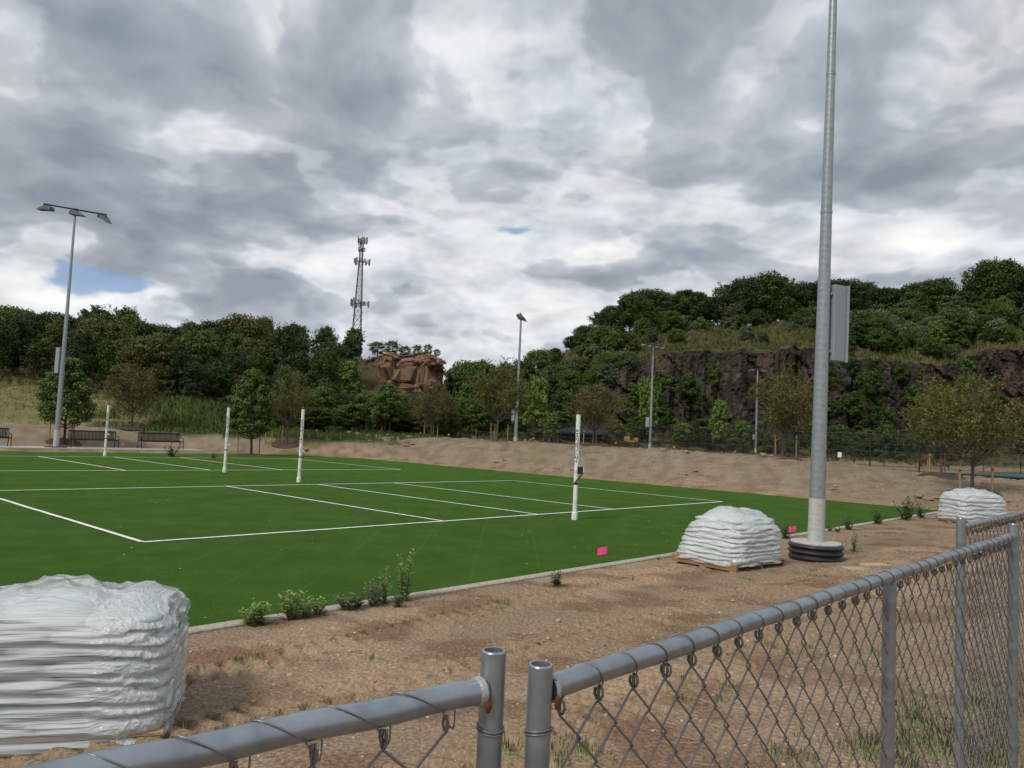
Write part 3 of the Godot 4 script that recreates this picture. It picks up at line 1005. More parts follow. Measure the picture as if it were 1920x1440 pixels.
func build_cover() -> void:
	var vm := mat(Color.WHITE, 0.8)
	vm.vertex_color_use_as_albedo = true
	vm.metallic_specular = 0.2
	vm.backlight_enabled = true
	vm.backlight = Color(0.4, 0.4, 0.3)
	var tuft := tuft_mesh(5, 16, 0.55, 0.5, 0.022)
	var xfs := []
	var cols := []
	# weeds and long grass on the slope below the wood
	for i in 11000:
		var px := rng.randf_range(-250.0, 830.0)
		var dd := rng.randf_range(49.0, 70.0)
		var q := on_ground(px, dd)
		var hh := hill(q.x, q.z)
		if hh < 0.95: continue
		var green := sst(150.0, 330.0, px + n_lo.get_noise_2d(q.x * 3.0, q.z * 3.0) * 160.0)
		if green < 0.3 and rng.randf() < 0.35: continue
		var s := lerpf(0.35, rng.randf_range(0.6, 1.2), green)
		if px > 430.0: s *= 0.45
		elif dd < 53.0: s *= 0.6
		xfs.append(Transform3D(Basis(Vector3.UP, rng.randf() * TAU).scaled(Vector3(s, s * rng.randf_range(0.7, 1.2), s)), q - Vector3(0, 0.03, 0)))
		cols.append(Color(0.25, 0.245, 0.10).lerp(Color(0.066, 0.108, 0.03), green).lerp(Color(0.13, 0.15, 0.05), rng.randf() * 0.35))
	scatter("hillside_grass", tuft, vm, xfs, cols, "long grass and weeds on the slope below the wood", "grass")
	xfs = []
	cols = []
	for i in 16000:
		var px := rng.randf_range(1010.0, 2250.0)
		var dd := rng.randf_range(99.0, 124.0) if px > 1150.0 else rng.randf_range(84.0, 122.0)
		var q := on_ground(px, dd)
		var s := rng.randf_range(0.5, 1.2)
		xfs.append(Transform3D(Basis(Vector3.UP, rng.randf() * TAU).scaled(Vector3(s * 1.3, s, s * 1.3)), q - Vector3(0, 0.03, 0)))
		var b := n_lo.get_noise_2d(q.x * 2.0 + 30.0, q.z * 2.0)
		cols.append(Color(0.125, 0.118, 0.055).lerp(Color(0.065, 0.085, 0.028), sst(-0.3, 0.35, b + rng.randf_range(-0.2, 0.2))))
	scatter("quarry_top_grass", tuft, vm, xfs, cols, "dry rough grass on the slope above the quarry face", "grass")
	# floor of the woods
	xfs = []
	cols = []
	for i in 5000:
		var px := rng.randf_range(-300.0, 1060.0)
		var dd := rng.randf_range(64.0, 116.0)
		var q := on_ground(px, dd)
		var s := rng.randf_range(0.5, 1.3)
		xfs.append(Transform3D(Basis(Vector3.UP, rng.randf() * TAU).scaled(Vector3(s, s, s)), q - Vector3(0, 0.05, 0)))
		cols.append(Color(0.035, 0.06, 0.016).lerp(Color(0.07, 0.075, 0.025), rng.randf()))
	for i in 2600:
		var px := rng.randf_range(1060.0, 2200.0)
		var dd := rng.randf_range(76.0, 97.0)
		var q := on_ground(px, dd)
		var s := rng.randf_range(0.4, 1.0)
		xfs.append(Transform3D(Basis(Vector3.UP, rng.randf() * TAU).scaled(Vector3(s, s, s)), q - Vector3(0, 0.05, 0)))
		cols.append(Color(0.05, 0.07, 0.02).lerp(Color(0.10, 0.085, 0.04), rng.randf()))
	scatter("undergrowth", tuft, vm, xfs, cols, "low undergrowth beneath the trees and below the quarry face", "undergrowth")

func rock_color(x: float, y: float, z: float, kind: int) -> Color:
	var a := n_lo.get_noise_3d(x * 2.0, y * 2.0, z * 2.0)
	var b := n_mid.get_noise_3d(x * 0.8, y * 0.35, z * 0.8)
	if kind == 0:
		var c := Color(0.056, 0.049, 0.039).lerp(Color(0.115, 0.104, 0.086), sst(0.05, 0.5, b + a * 0.4))
		c = c.lerp(Color(0.13, 0.088, 0.064), sst(0.05, 0.4, a + sst(34.0, 56.0, x) * 0.3 - 0.1 - b * 0.2) * 0.7)
		return c
	return Color(0.34, 0.215, 0.145).lerp(Color(0.21, 0.125, 0.085), sst(-0.1, 0.35, b)).lerp(Color(0.40, 0.26, 0.17), sst(0.15, 0.5, a))

func rock_grid(pos: Array, w: int, kind: int) -> ArrayMesh:      # faceted skin over a grid of points
	var g := Geo.new()
	var h := pos.size() / w
	for i in h - 1:
		for j in w - 1:
			var a: Vector3 = pos[i * w + j]
			var b: Vector3 = pos[i * w + j + 1]
			var c: Vector3 = pos[(i + 1) * w + j + 1]
			var d: Vector3 = pos[(i + 1) * w + j]
			var m := (a + b + c + d) * 0.25
			g.col = rock_color(m.x, m.y, m.z, kind)
			var away := Vector3(-m.x, 6.0, -m.z)
			if (i + j) % 2 == 0:
				g.face([a, b, c], away); g.face([a, c, d], away)
			else:
				g.face([a, b, d], away); g.face([b, c, d], away)
	return g.mesh()

func build_rocks() -> void:
	var rm := mat(Color.WHITE, 0.9)
	rm.vertex_color_use_as_albedo = true
	rm.metallic_specular = 0.3
	grain(rm, M.t_fine, 0.35)
	relief(rm, M.t_dirt_h, 9.0)
	# the dark quarry face
	var pos := []
	var w := 0
	var rows := 44
	for i in rows:
		var t := i / (rows - 1.0)
		w = 0
		var px := 1118.0
		while px < 2300.0:
			var top := on_ground(px, 102.6)
			var hi := top.y + 0.25 - 0.4 * n_mid.get_noise_2d(px * 0.02, 4.0)
			var low := on_ground(px, 95.5).y - 0.4
			var y := lerpf(low, hi, minf(t * 1.06, 1.0))
			var dd := lerpf(96.0, 101.0, pow(t, 1.25))
			if t > 0.945: dd = lerpf(101.0, 105.0, (t - 0.945) / 0.055)
			# to the sides the face gives way to a slope of broken rock
			var steep := sst(1130.0, 1250.0, px)
			dd += (1.0 - steep) * lerpf(-3.0, 1.0, t)
			var x := (px - 960.0) / FOC * dd
			var bulge := n_lo.get_noise_2d(px * 0.22, 7.0) * 2.2 + n_cell.get_noise_3d(x * 0.8, y * 0.45, 3.0) * 1.0 + n_block.get_noise_3d(x * 0.9 + y * 0.25, y * 0.55, 2.0) * 0.7 + n_mid.get_noise_3d(x * 0.9, y * 0.25, 9.0) * 1.1 + n_hi.get_noise_3d(x * 0.35, y * 0.3, 1.0) * 0.5
			dd += bulge * (1.0 - sst(0.94, 1.0, t) * 0.8)
			pos.append(Vector3((px - 960.0) / FOC * dd, y + n_hi.get_noise_2d(x * 0.3, y * 0.3) * 0.25, -dd))
			px += 4.6
			w += 1
	setting("rock_cliff", rock_grid(pos, w, 0), rm, "dark purple-brown quarry face of broken rock behind the far fence")
	# the orange outcrop below the mast
	pos = []
	w = 120
	var mid := at_depth(760.0, 706.0, 105.5)
	for i in 64:
		for j in w:
			var a := TAU * j / (w - 1.0)
			var e := PI * (i / 63.0 - 0.5)
			var q := func(s: float, p: float) -> float: return signf(s) * pow(absf(s), p)
			var d := Vector3(q.call(cos(e), 0.45) * q.call(cos(a), 0.5) * 4.6, q.call(sin(e), 0.38) * 3.1, q.call(cos(e), 0.45) * q.call(sin(a), 0.5) * 4.4)
			if d.y < 0.0: d.x = d.x * (1.0 + d.y * 0.05) + d.y * -0.25
			d.x += sst(-3.0, 3.2, d.y) * 0.5
			var p := mid + d
			var k := n_block.get_noise_3d(p.x * 1.1 + p.y * 0.5, p.y * 1.5 - p.x * 0.3, p.z * 1.1) * 0.62 + n_block.get_noise_3d(p.x * 2.8, p.y * 3.2 + p.x * 0.8, p.z * 2.8) * 0.3 + n_mid.get_noise_3d(p.x, p.y, p.z) * 0.5 + n_cell.get_noise_3d(p.x, p.y * 1.5, p.z) * 0.4
			var out := Vector3(d.x, d.y * 0.25, d.z).normalized()
			if j == w - 1: out = out
			pos.append(p + out * k - Vector3(0, 0.0, 0))
	for i in 64: pos[i * w + w - 1] = pos[i * w]
	var o := setting("rock_outcrop", rock_grid(pos, w, 1), rm, "weathered orange-brown rock outcrop with cracks below the antenna mast")
	o.name = "rock_outcrop"

# ---------------------------------------------------------------- things near the camera
func cast(px: float, py: float) -> Vector3:                 # where the sight line of a pixel meets the terrain
	var d := ray(px, py)
	d = d / -d.z
	var a := 3.0
	var p := Vector3.ZERO
	while a < 140.0:
		p = Vector3(0, CAM_H, 0) + d * a
		if p.y < hgt(p.x, p.z): break
		a += 0.15 if a < 30.0 else 0.5
	return Vector3(p.x, hgt(p.x, p.z), p.z)

func wire_mesh(flip: float, high: float) -> ArrayMesh:      # one zigzag strand of the chain-link
	var g := Geo.new()
	var pts := []
	var step := 0.044
	var n := int(high / step)
	for i in n:
		var dirs := flip * (1.0 if i % 2 == 0 else -1.0)          # strands that run one way lie in front, the others behind
		for f in [0.0, 0.10, 0.5, 0.90]:
			var t: float = i + f
			var e := clampf((f - 0.04) / 0.92, 0.0, 1.0)
			var x := lerpf(-1.0, 1.0, e) if i % 2 == 0 else lerpf(1.0, -1.0, e)
			pts.append(Vector3(x * flip * 0.0236, high - t * step, 0.0 if f == 0.0 else 0.0034 * dirs))
	# knuckle under the rail
	var p0: Vector3 = pts[0]
	var head := []
	for i in 7:
		var a := PI * 1.7 * (1.0 - i / 6.0)
		head.append(p0 + Vector3(-p0.x * 0.12 * (6 - i) / 6.0, 0.0105 * (1.0 + cos(a)) + 0.001, 0.0075 * sin(a)))
	pts = head + pts
	g.tube(pts, 0.0019, 5, true)
	return g.mesh()

func pipe(r: float, from: float, to: float) -> ArrayMesh:   # an upright open-ended pipe
	var g := Geo.new()
	g.lathe([Vector2(r, from), Vector2(r, to - 0.002), Vector2(r - 0.001, to), Vector2(r - 0.0035, to), Vector2(r - 0.0035, to - 0.10)], 20)
	return g.mesh()

func lacing(length: float, pitch: float, slack: float) -> ArrayMesh:
	var g := Geo.new()
	var pts := []
	var n := int(length / pitch * 16.0)
	for i in n:
		var a := TAU * i / 16.0
		var x := pitch * i / 16.0
		var lo := 0.0176 if cos(a) > -0.2 else lerpf(0.0176, 0.040, (-cos(a) - 0.2) / 0.8)
		pts.append(Vector3(x + slack * sin(a * 0.13) * 0.012 + slack * 0.02 * cos(a), 1.2 + lo * cos(a), 0.0176 * sin(a) if cos(a) > -0.6 else 0.0176 * sin(a) * 0.6))
	g.tube(pts, 0.0012, 5, true)
	return g.mesh()

func chain_fence(label: String, at: Vector3, turn: float, length: float, posts: Array, first: float, pitch: float, slack: float) -> Node3D:
	var o := thing("chain_link_fence", label, "fence", at, turn)
	var rg := Geo.new()
	var near := 1.0 if Basis(Vector3.UP, turn).z.dot(Vector3(-at.x, 0, -at.z)) > 0.0 else -1.0
	var rail := []
	for i in 33: rail.append(Vector3(length * i / 32.0, 1.2 + 0.0015 * sin(i * 1.3), 0))
	rg.tube(rail, 0.0165, 20)
	part("top_rail", rg.mesh(), M.galv, o)
	for p in posts:
		part("post", pipe(p[2], -0.15, p[1]), M.galv, o, Transform3D(Basis(), Vector3(p[0], 0, p[3])))
		if p.size() > 4:                                    # a welded joint with rust
			var s: float = p[4]
			var wg := Geo.new()
			wg.lathe([Vector2(0.0168, 0.0), Vector2(0.0195, 0.004), Vector2(0.0182, 0.010), Vector2(0.0168, 0.013)], 14, Transform3D(Basis(Vector3.BACK, -PI / 2 * s), Vector3(p[0] + s * 0.016, 1.2, 0)))
			part("weld", wg.mesh(), M.weld, o)
			var ru := Geo.new()
			ru.lathe([Vector2(0.0, 0.0), Vector2(0.006, 0.0007), Vector2(0.0075, 0.0021), Vector2(0.0045, 0.0038), Vector2(0.0, 0.0045)], 9, Transform3D(Basis.from_scale(Vector3(0.75, 1.35, 1.0)) * Basis(Vector3.RIGHT, PI / 2 * near), Vector3(p[0] + s * 0.017, 1.186, 0.0145 * near)))
			part("rust_patch", ru.mesh(), M.rust, o)
			var tw := Geo.new()
			for q in 2:
				var ring := []
				for i in 17: ring.append(Vector3(p[0] + (p[2] + 0.0013) * cos(TAU * i / 16.0), 1.148 + q * 0.004 + 0.003 * sin(TAU * i / 16.0), (p[2] + 0.0013) * sin(TAU * i / 16.0)))
				tw.tube(ring, 0.0013, 5, false)
			part("tie_wire", tw.mesh(), M.wire, o)
	part("lacing_wire", lacing(length - first - 0.02, pitch, slack), M.wire, o, Transform3D(Basis(), Vector3(first - 0.044, 0, 0)))
	var wm := [wire_mesh(1.0, 1.158), wire_mesh(-1.0, 1.158)]
	var n := int((length - first) / 0.044)
	for i in n:
		var x := first + 0.022 + i * 0.044
		part("mesh_wire", wm[i % 2], M.wire, o, Transform3D(Basis(Vector3.RIGHT, n_hi.get_noise_1d(x * 2.0) * 0.006), Vector3(x, 0, n_mid.get_noise_1d(x * 3.0) * 0.006)))
	return o

func build_fences() -> void:
	var base := 1.515 - 1.2
	var right := Vector3(0.067, base, -1.062)
	chain_fence("long galvanised chain-link fence run with a rusty weld at its first post", right, u_turn(), 3.10, [[-0.018, 1.235, 0.0165, 0.0, 1.0], [1.44, 1.187, 0.0172, 0.0], [3.11, 1.252, 0.020, 0.0]], 0.03, 0.088, 0.25)
	var dirl := Vector3(-0.312, 0, 0.246).normalized()
	# the run that ends at the other welded post
	var turn := atan2(-dirl.z, dirl.x)
	var o := chain_fence("short galvanised chain-link run ending at a taller welded post beside the gap", Vector3(-0.025, base, -1.036), turn, 1.3, [[-0.022, 1.25, 0.0165, 0.0, 1.0]], 0.05, 0.088, 0.8)
	o.position.y += 0.0
	chain_fence("galvanised chain-link run beginning behind the corner post of the nearest fence", Vector3(2.105, base, -3.63), u_turn(), 8.2, [[-0.02, 1.245, 0.020, 0.0], [2.6, 1.187, 0.0172, 0.0], [5.2, 1.187, 0.0172, 0.0], [8.2, 1.24, 0.02, 0.0]], 0.03, 0.088, 0.25)

# --------------------------------------------- lamp posts
func lamp_head() -> ArrayMesh:                              # a flat floodlight with a tapering visor, hung from its top
	var g := Geo.new()
	var prof := [Vector2(-0.36, 0.02), Vector2(-0.30, 0.12), Vector2(0.12, 0.16), Vector2(0.52, -0.03), Vector2(0.50, -0.06), Vector2(0.1, -0.06), Vector2(-0.34, -0.10)]
	var w := 0.22
	var up := []
	var dn := []
	for p in prof:
		up.append(Vector3(p.x, p.y, w))
		dn.append(Vector3(p.x, p.y, -w))
	g.face(up, Vector3.BACK)
	g.face(dn, Vector3.FORWARD)
	for i in prof.size():
		var j := (i + 1) % prof.size()
		var m: Vector2 = (prof[i] + prof[j]) * 0.5
		g.face([up[i], up[j], dn[j], dn[i]], Vector3(m.x - 0.05, m.y - 0.02, 0))
	for k in 6:                                             # cooling fins
		g.box(Transform3D(Basis(Vector3.BACK, 0.09), Vector3(-0.1, 0.155, -0.2 + 0.08 * k)), Vector3(0.36, 0.05, 0.012))
	return g.mesh()

func sports_pole(label: String, at: Vector3, high: float, r0: float, r1: float, skirt: bool, box_turn: float, box_h: float, box_size: Vector3, arm_turn: float, arm_len: float, heads: Array) -> Node3D:
	var o := thing("light_pole", label, "lamp post", at)
	var y := 0.0
	if skirt:
		var sg := Geo.new()
		var prof := []
		for i in 29:
			var t := i / 28.0
			prof.append(Vector2(0.425 - 0.035 * pow(absf(cos(PI * 3.0 * t)), 3.0) + 0.012 * t, 0.0 + 0.27 * t))
		prof[0].y = -0.1
		sg.lathe(prof, 40)
		part("corrugated_skirt", sg.mesh(), M.black_plastic, o)
		var dg := Geo.new()
		dg.lathe([Vector2(0.395, 0.20), Vector2(0.395, 0.285), Vector2(0.385, 0.297), Vector2(0.0, 0.302)], 40)
		part("concrete_footing", dg.mesh(), M.concrete, o)
		y = 0.30
	else:
		var dg := Geo.new()
		dg.lathe([Vector2(0.52, -0.1), Vector2(0.52, 0.06), Vector2(0.48, 0.09), Vector2(0.0, 0.10)], 24)
		part("footing", dg.mesh(), M.asphalt, o)
		y = 0.09
	var split := y + (0.70 if skirt else 0.85)
	var cg := Geo.new()
	cg.lathe([Vector2(r0 * 1.06, y - 0.02), Vector2(r0 * 1.02, split), Vector2(r0 * 0.9, split + 0.004)], 14 if skirt else 16)
	part("concrete_base", cg.mesh(), M.concrete_smooth, o)
	var pg := Geo.new()
	var pts := []
	var rad := []
	for i in 25:
		var t := i / 24.0
		pts.append(Vector3(0, lerpf(split, high, t), 0))
		rad.append(lerpf(r0, r1, pow(t, 0.92)))
	pg.tube(pts, rad, 20)
	part("shaft", pg.mesh(), M.galv_pole, o)
	for q in [0.42, 0.63, 0.9]:
		var bg := Geo.new()
		var rr := lerpf(r0, r1, q)
		var yy := lerpf(split, high, q)
		bg.lathe([Vector2(rr, yy - 0.03), Vector2(rr + 0.004, yy - 0.028), Vector2(rr + 0.004, yy + 0.028), Vector2(rr, yy + 0.03)], 16)
		part("collar", bg.mesh(), M.galv_pole, o)
	# electrical cabinet strapped to the shaft
	var rr := lerpf(r0, r1, box_h / high)
	var dirb := Vector3(cos(box_turn), 0, sin(box_turn))
	var bx := Geo.new()
	var bxf := Transform3D(Basis(Vector3.UP, -box_turn), Vector3(0, box_h, 0) + dirb * (rr + box_size.x * 0.5 + 0.03))
	bx.box(bxf, box_size, 0.006)
	var cab := part("cabinet", bx.mesh(), M.cabinet, o)
	var fl := Geo.new()
	fl.box(bxf * Transform3D(Basis(), Vector3(box_size.x * 0.5 + 0.004, -0.004, box_size.z * 0.1)), Vector3(0.006, box_size.y + 0.02, box_size.z * 1.22), 0.001)
	part("door", fl.mesh(), M.cabinet, cab)
	var rv := Geo.new()
	for k in 9:
		rv.lathe([Vector2(0.009, 0), Vector2(0.007, 0.006), Vector2(0.0, 0.008)], 7, bxf * Transform3D(Basis(Vector3.RIGHT, PI / 2), Vector3(box_size.x * 0.4, (k / 8.0 - 0.5) * box_size.y * 0.9, box_size.z * 0.5)))
	part("rivets", rv.mesh(), M.galv, cab)
	var st := Geo.new()
	for s in [-0.38, 0.38]:
		st.box(Transform3D(Basis(Vector3.UP, -box_turn), Vector3(0, box_h + s * box_size.y, 0) + dirb * (rr + 0.01)), Vector3(0.06, 0.05, 0.16), 0.004)
	part("bracket", st.mesh(), M.galv_pole, o)
	# cross arm and floodlights
	var dira := Vector3(cos(arm_turn), 0, sin(arm_turn))
	var ag := Geo.new()
	ag.tube([Vector3(0, high + 0.05, 0) - dira * arm_len * 0.5, Vector3(0, high + 0.05, 0) + dira * arm_len * 0.5], 0.042, 10)
	ag.lathe([Vector2(r1 + 0.03, high - 0.12), Vector2(r1 + 0.03, high + 0.09), Vector2(0, high + 0.12)], 12)
	part("cross_arm", ag.mesh(), M.dark_metal, o)
	for h in heads:
		var p: Vector3 = Vector3(0, high - 0.19, 0) + dira * arm_len * h[0]
		var hd := part("floodlight", M.head_mesh, M.lamp_housing, o, Transform3D(Basis(Vector3.UP, h[1]) * Basis(Vector3.BACK, h[2]) * Basis.from_scale(Vector3.ONE * 0.85), p))
		var yg := Geo.new()
		yg.box(Transform3D(Basis(), Vector3(0.0, 0.2, 0)), Vector3(0.10, 0.12, 0.07), 0.01)
		part("yoke", yg.mesh(), M.dark_metal, hd)
	return o

func build_poles() -> void:
	M.head_mesh = lamp_head()
	var q := on_ground(1533.0, 12.9)
	var tall := sports_pole("tall tapered galvanised light pole with grey cabinet and black corrugated footing", q, 12.4, 0.126, 0.044, true, deg_to_rad(-24.0), 3.92, Vector3(0.27, 1.27, 0.24), deg_to_rad(-40.0), 2.6, [[-0.46, 0.9, -0.3], [0.0, 0.6, -0.3], [0.46, 0.2, -0.3]])
	tall.rotation.z = -0.0115
	q = on_ground(110.0, 40.0)
	q.y = 0.06
	sports_pole("galvanised light pole with three angled floodlights standing next to the benches", q, 12.35, 0.13, 0.05, false, deg_to_rad(200.0), 4.5, Vector3(0.25, 1.32, 0.3), deg_to_rad(-34.0), 2.9, [[-0.44, PI - 0.1, -0.02], [0.02, -0.1, -0.16], [0.46, -0.25, -0.5]])
	q = on_ground(967.0, 62.0)
	sports_pole("slim light pole with floodlights clustered on one side at the end of the black fence", q, CAM_H + (814.0 - 590.0) * 62.0 / FOC - q.y, 0.15, 0.07, false, deg_to_rad(180.0), 2.7, Vector3(0.25, 1.0, 0.3), deg_to_rad(-84.0), 1.9, [[-0.4, -0.1, -0.3], [0.0, -0.1, -0.3], [0.4, -0.1, -0.3]])
	q = on_ground(1219.0, 72.0)
	sports_pole("light pole with a row of flat floodlights behind the yellow machine", q, CAM_H + (826.0 - 647.0) * 72.0 / FOC - q.y, 0.14, 0.07, false, deg_to_rad(195.0), 2.9, Vector3(0.3, 0.95, 0.3), deg_to_rad(-40.0), 2.8, [[-0.48, 1.2, -0.05], [-0.16, 1.2, -0.05], [0.16, 1.2, -0.05], [0.48, 1.2, -0.05]])
	q = on_ground(1417.0, 86.0)
	sports_pole("light pole with two flat floodlights in front of the quarry face", q, CAM_H + (835.0 - 692.0) * 86.0 / FOC - q.y, 0.13, 0.07, false, deg_to_rad(190.0), 2.2, Vector3(0.2, 0.6, 0.2), deg_to_rad(-8.0), 1.7, [[-0.42, PI, -0.05], [0.42, 0.0, -0.05]])

# --------------------------------------------- net posts
const STROKES := {   # x to the right 0..1, y up 0..1
	"M": [[0, 0, 0, 1], [0, 1, 0.5, 0.35], [0.5, 0.35, 1, 1], [1, 1, 1, 0]],
	"E": [[0, 0, 1, 0], [0, 0, 0, 0.42], [0, 0.52, 0.85, 0.52], [0, 1, 1, 1]],
	"R": [[0, 0.4, 0.95, 0.4], [0.95, 0.4, 1, 1], [1, 1, 0, 1], [0.4, 0.4, 1, 0]],
	"C": [[1, 0, 0, 0], [0, 0, 0, 1], [0, 1, 1, 1]],
	"U": [[0, 1, 0, 0], [0, 0, 1, 0], [1, 0, 1, 1]],
	"Y": [[0, 1, 0.5, 0.5], [1, 1, 0.5, 0.5], [0.5, 0.5, 0.5, 0]],
	"<": [[0.1, 0.2, 0.7, 1], [0.7, 1, 0.9, 0.1], [0.4, 0.35, 0.85, 0.35]]}

func lettering(text: String, r: float, top: float, cell: float, arc: float, mid_angle: float) -> ArrayMesh:   # printed down an upright cylinder, tops of the letters to the right
	var g := Geo.new()
	var on := func(along: float, up: float) -> Array:
		var a := mid_angle + (up - 0.5) * arc
		var n := Vector3(sin(a), 0, cos(a))
		return [n * (r + 0.0015) + Vector3(0, top - along, 0), n]
	for i in text.length():
		for s in STROKES[text[i]]:
			var p := Vector2(i * cell + s[0] * cell * 0.72, s[1])
			var q := Vector2(i * cell + s[2] * cell * 0.72, s[3])
			var k := arc * r                                # metres per unit of up
			var d := Vector2(q.x - p.x, (q.y - p.y) * k)
			var side := d.orthogonal().normalized() * 0.0075
			side.y /= k
			for m in 4:
				var a := p.lerp(q, m / 4.0)
				var b := p.lerp(q, (m + 1) / 4.0)
				var c: Array = on.call(a.x + side.x, a.y + side.y)
				var e: Array = on.call(b.x + side.x, b.y + side.y)
				var f: Array = on.call(b.x - side.x, b.y - side.y)
				var h: Array = on.call(a.x - side.x, a.y - side.y)
				var i0 := g.v.size()
				for w in [c, e, f, h]: g.vert(w[0], w[1])
				g.quad_i(i0, i0 + 1, i0 + 2, i0 + 3)
	return g.mesh()

func net_post(label: String, u: float, v: float, high: float, kind: int) -> void:
	var at := W(u, v, 0.012)
	var o := thing("net_post", label, "post", at, 0.0)
	var r := 0.05
	var g := Geo.new()
	g.lathe([Vector2(r, 0.0), Vector2(r, high - 0.06)], 20)
	part("tube", g.mesh(), M.white_paint, o)
	var s := Geo.new()
	s.lathe([Vector2(0.068, -0.02), Vector2(0.068, 0.15), Vector2(0.062, 0.165), Vector2(r, 0.166)], 20)
	part("ground_sleeve", s.mesh(), M.white_paint, o)
	var c := Geo.new()
	c.lathe([Vector2(r, high - 0.075), Vector2(r + 0.006, high - 0.07), Vector2(r + 0.006, high - 0.045), Vector2(0.035, high - 0.015), Vector2(0.018, high + 0.01), Vector2(0.0, high + 0.018)], 16)
	part("cap", c.mesh(), M.black_plastic, o)
	var b := Geo.new()
	var by := 0.80
	b.lathe([Vector2(r, by - 0.02), Vector2(r + 0.007, by - 0.018), Vector2(r + 0.007, by + 0.018), Vector2(r, by + 0.02)], 18)
	part("strap", b.mesh(), M.black_plastic, o)
	var face := atan2(-at.x, -at.z)
	part("lettering", lettering("<MERCURY", r, high - 0.40, 0.098, 1.35, face - 0.5), M.ink, o)
	if kind == 1:                                           # winch with crank
		var wg := Geo.new()
		wg.box(Transform3D(Basis(Vector3.UP, face + 0.3), Vector3(0.085, 1.10, 0.03)), Vector3(0.10, 0.13, 0.11), 0.012)
		wg.box(Transform3D(Basis(Vector3.UP, face + 0.3), Vector3(0.05, 1.10, 0.0)), Vector3(0.09, 0.16, 0.08), 0.006)
		wg.lathe([Vector2(0.0, -0.02), Vector2(0.055, -0.02), Vector2(0.055, 0.02), Vector2(0.0, 0.02)], 14, Transform3D(Basis(Vector3.RIGHT, PI / 2), Vector3(0.10, 1.13, 0.06)))
		var w := part("winch", wg.mesh(), M.black_plastic, o)
		var kg := Geo.new()
		kg.box(Transform3D(Basis(Vector3.BACK, -0.62), Vector3(0.055, 0.93, 0.075)), Vector3(0.035, 0.30, 0.018), 0.004)
		part("crank_handle", kg.mesh(), M.black_plastic, w)
		var lg := Geo.new()
		lg.box(Transform3D(Basis(), Vector3(0.155, 1.11, 0.06)), Vector3(0.02, 0.11, 0.07), 0.006)
		part("spool_plate", lg.mesh(), M.white_paint, w)
		var hk := Geo.new()
		hk.tube([Vector3(-0.05, 1.10, 0.0), Vector3(-0.13, 1.09, 0.0), Vector3(-0.14, 1.10, 0.01)], 0.009, 6)
		part("hook", hk.mesh(), M.black_plastic, o)
	else:
		var hk := Geo.new()
		hk.tube([Vector3(0.05, 1.0, 0.0), Vector3(0.10, 1.0, 0.0), Vector3(0.12, 0.95, 0.0)], 0.016, 7)
		part("hook", hk.mesh(), M.white_paint, o)

func build_net_posts() -> void:
	net_post("white net post with black winch and crank, printed lettering down its side", 9.0, -1.04, 2.42, 1)
	net_post("white net post across the nearer court from the one with the winch", 9.0, 10.04, 2.40, 0)
	net_post("white net post between the two courts, on the side of the farther one", 8.925, 14.72, 2.40, 0)
	net_post("white net post in front of a bench at the far side of the turf", 8.925, 25.8, 2.40, 0)

# --------------------------------------------- pallets of wrapped bags
func bag_mesh(size: Vector3, seed_: int) -> ArrayMesh:
	var g := Geo.new()
	var nu := 22
	var nv := 12
	var off := seed_ * 7.3
	for i in nv + 1:
		var e := PI * (float(i) / nv - 0.5)
		for j in nu + 1:
			var a := TAU * j / nu
			var ce := pow(absf(cos(e)), 0.42)
			var x := signf(cos(a)) * pow(absf(cos(a)), 0.5) * ce
			var z := signf(sin(a)) * pow(absf(sin(a)), 0.5) * ce
			var y := signf(sin(e)) * pow(absf(sin(e)), 0.8) * (1.0 - 0.55 * pow(maxf(absf(x), absf(z)), 5.0))
			var p := Vector3(x * size.x, y * size.y, z * size.z) * 0.5
			var k := n_mid.get_noise_3d(p.x * 6.0 + off, p.y * 6.0, p.z * 6.0) * 0.02
			g.vert(p * (1.0 + k), Vector3(x * 0.6, y * 1.4, z * 0.6).normalized())
	for i in nv:
		for j in nu:
			var a := i * (nu + 1) + j
			g.quad_i(a, a + 1, a + nu + 2, a + nu + 1)
	return g.mesh()

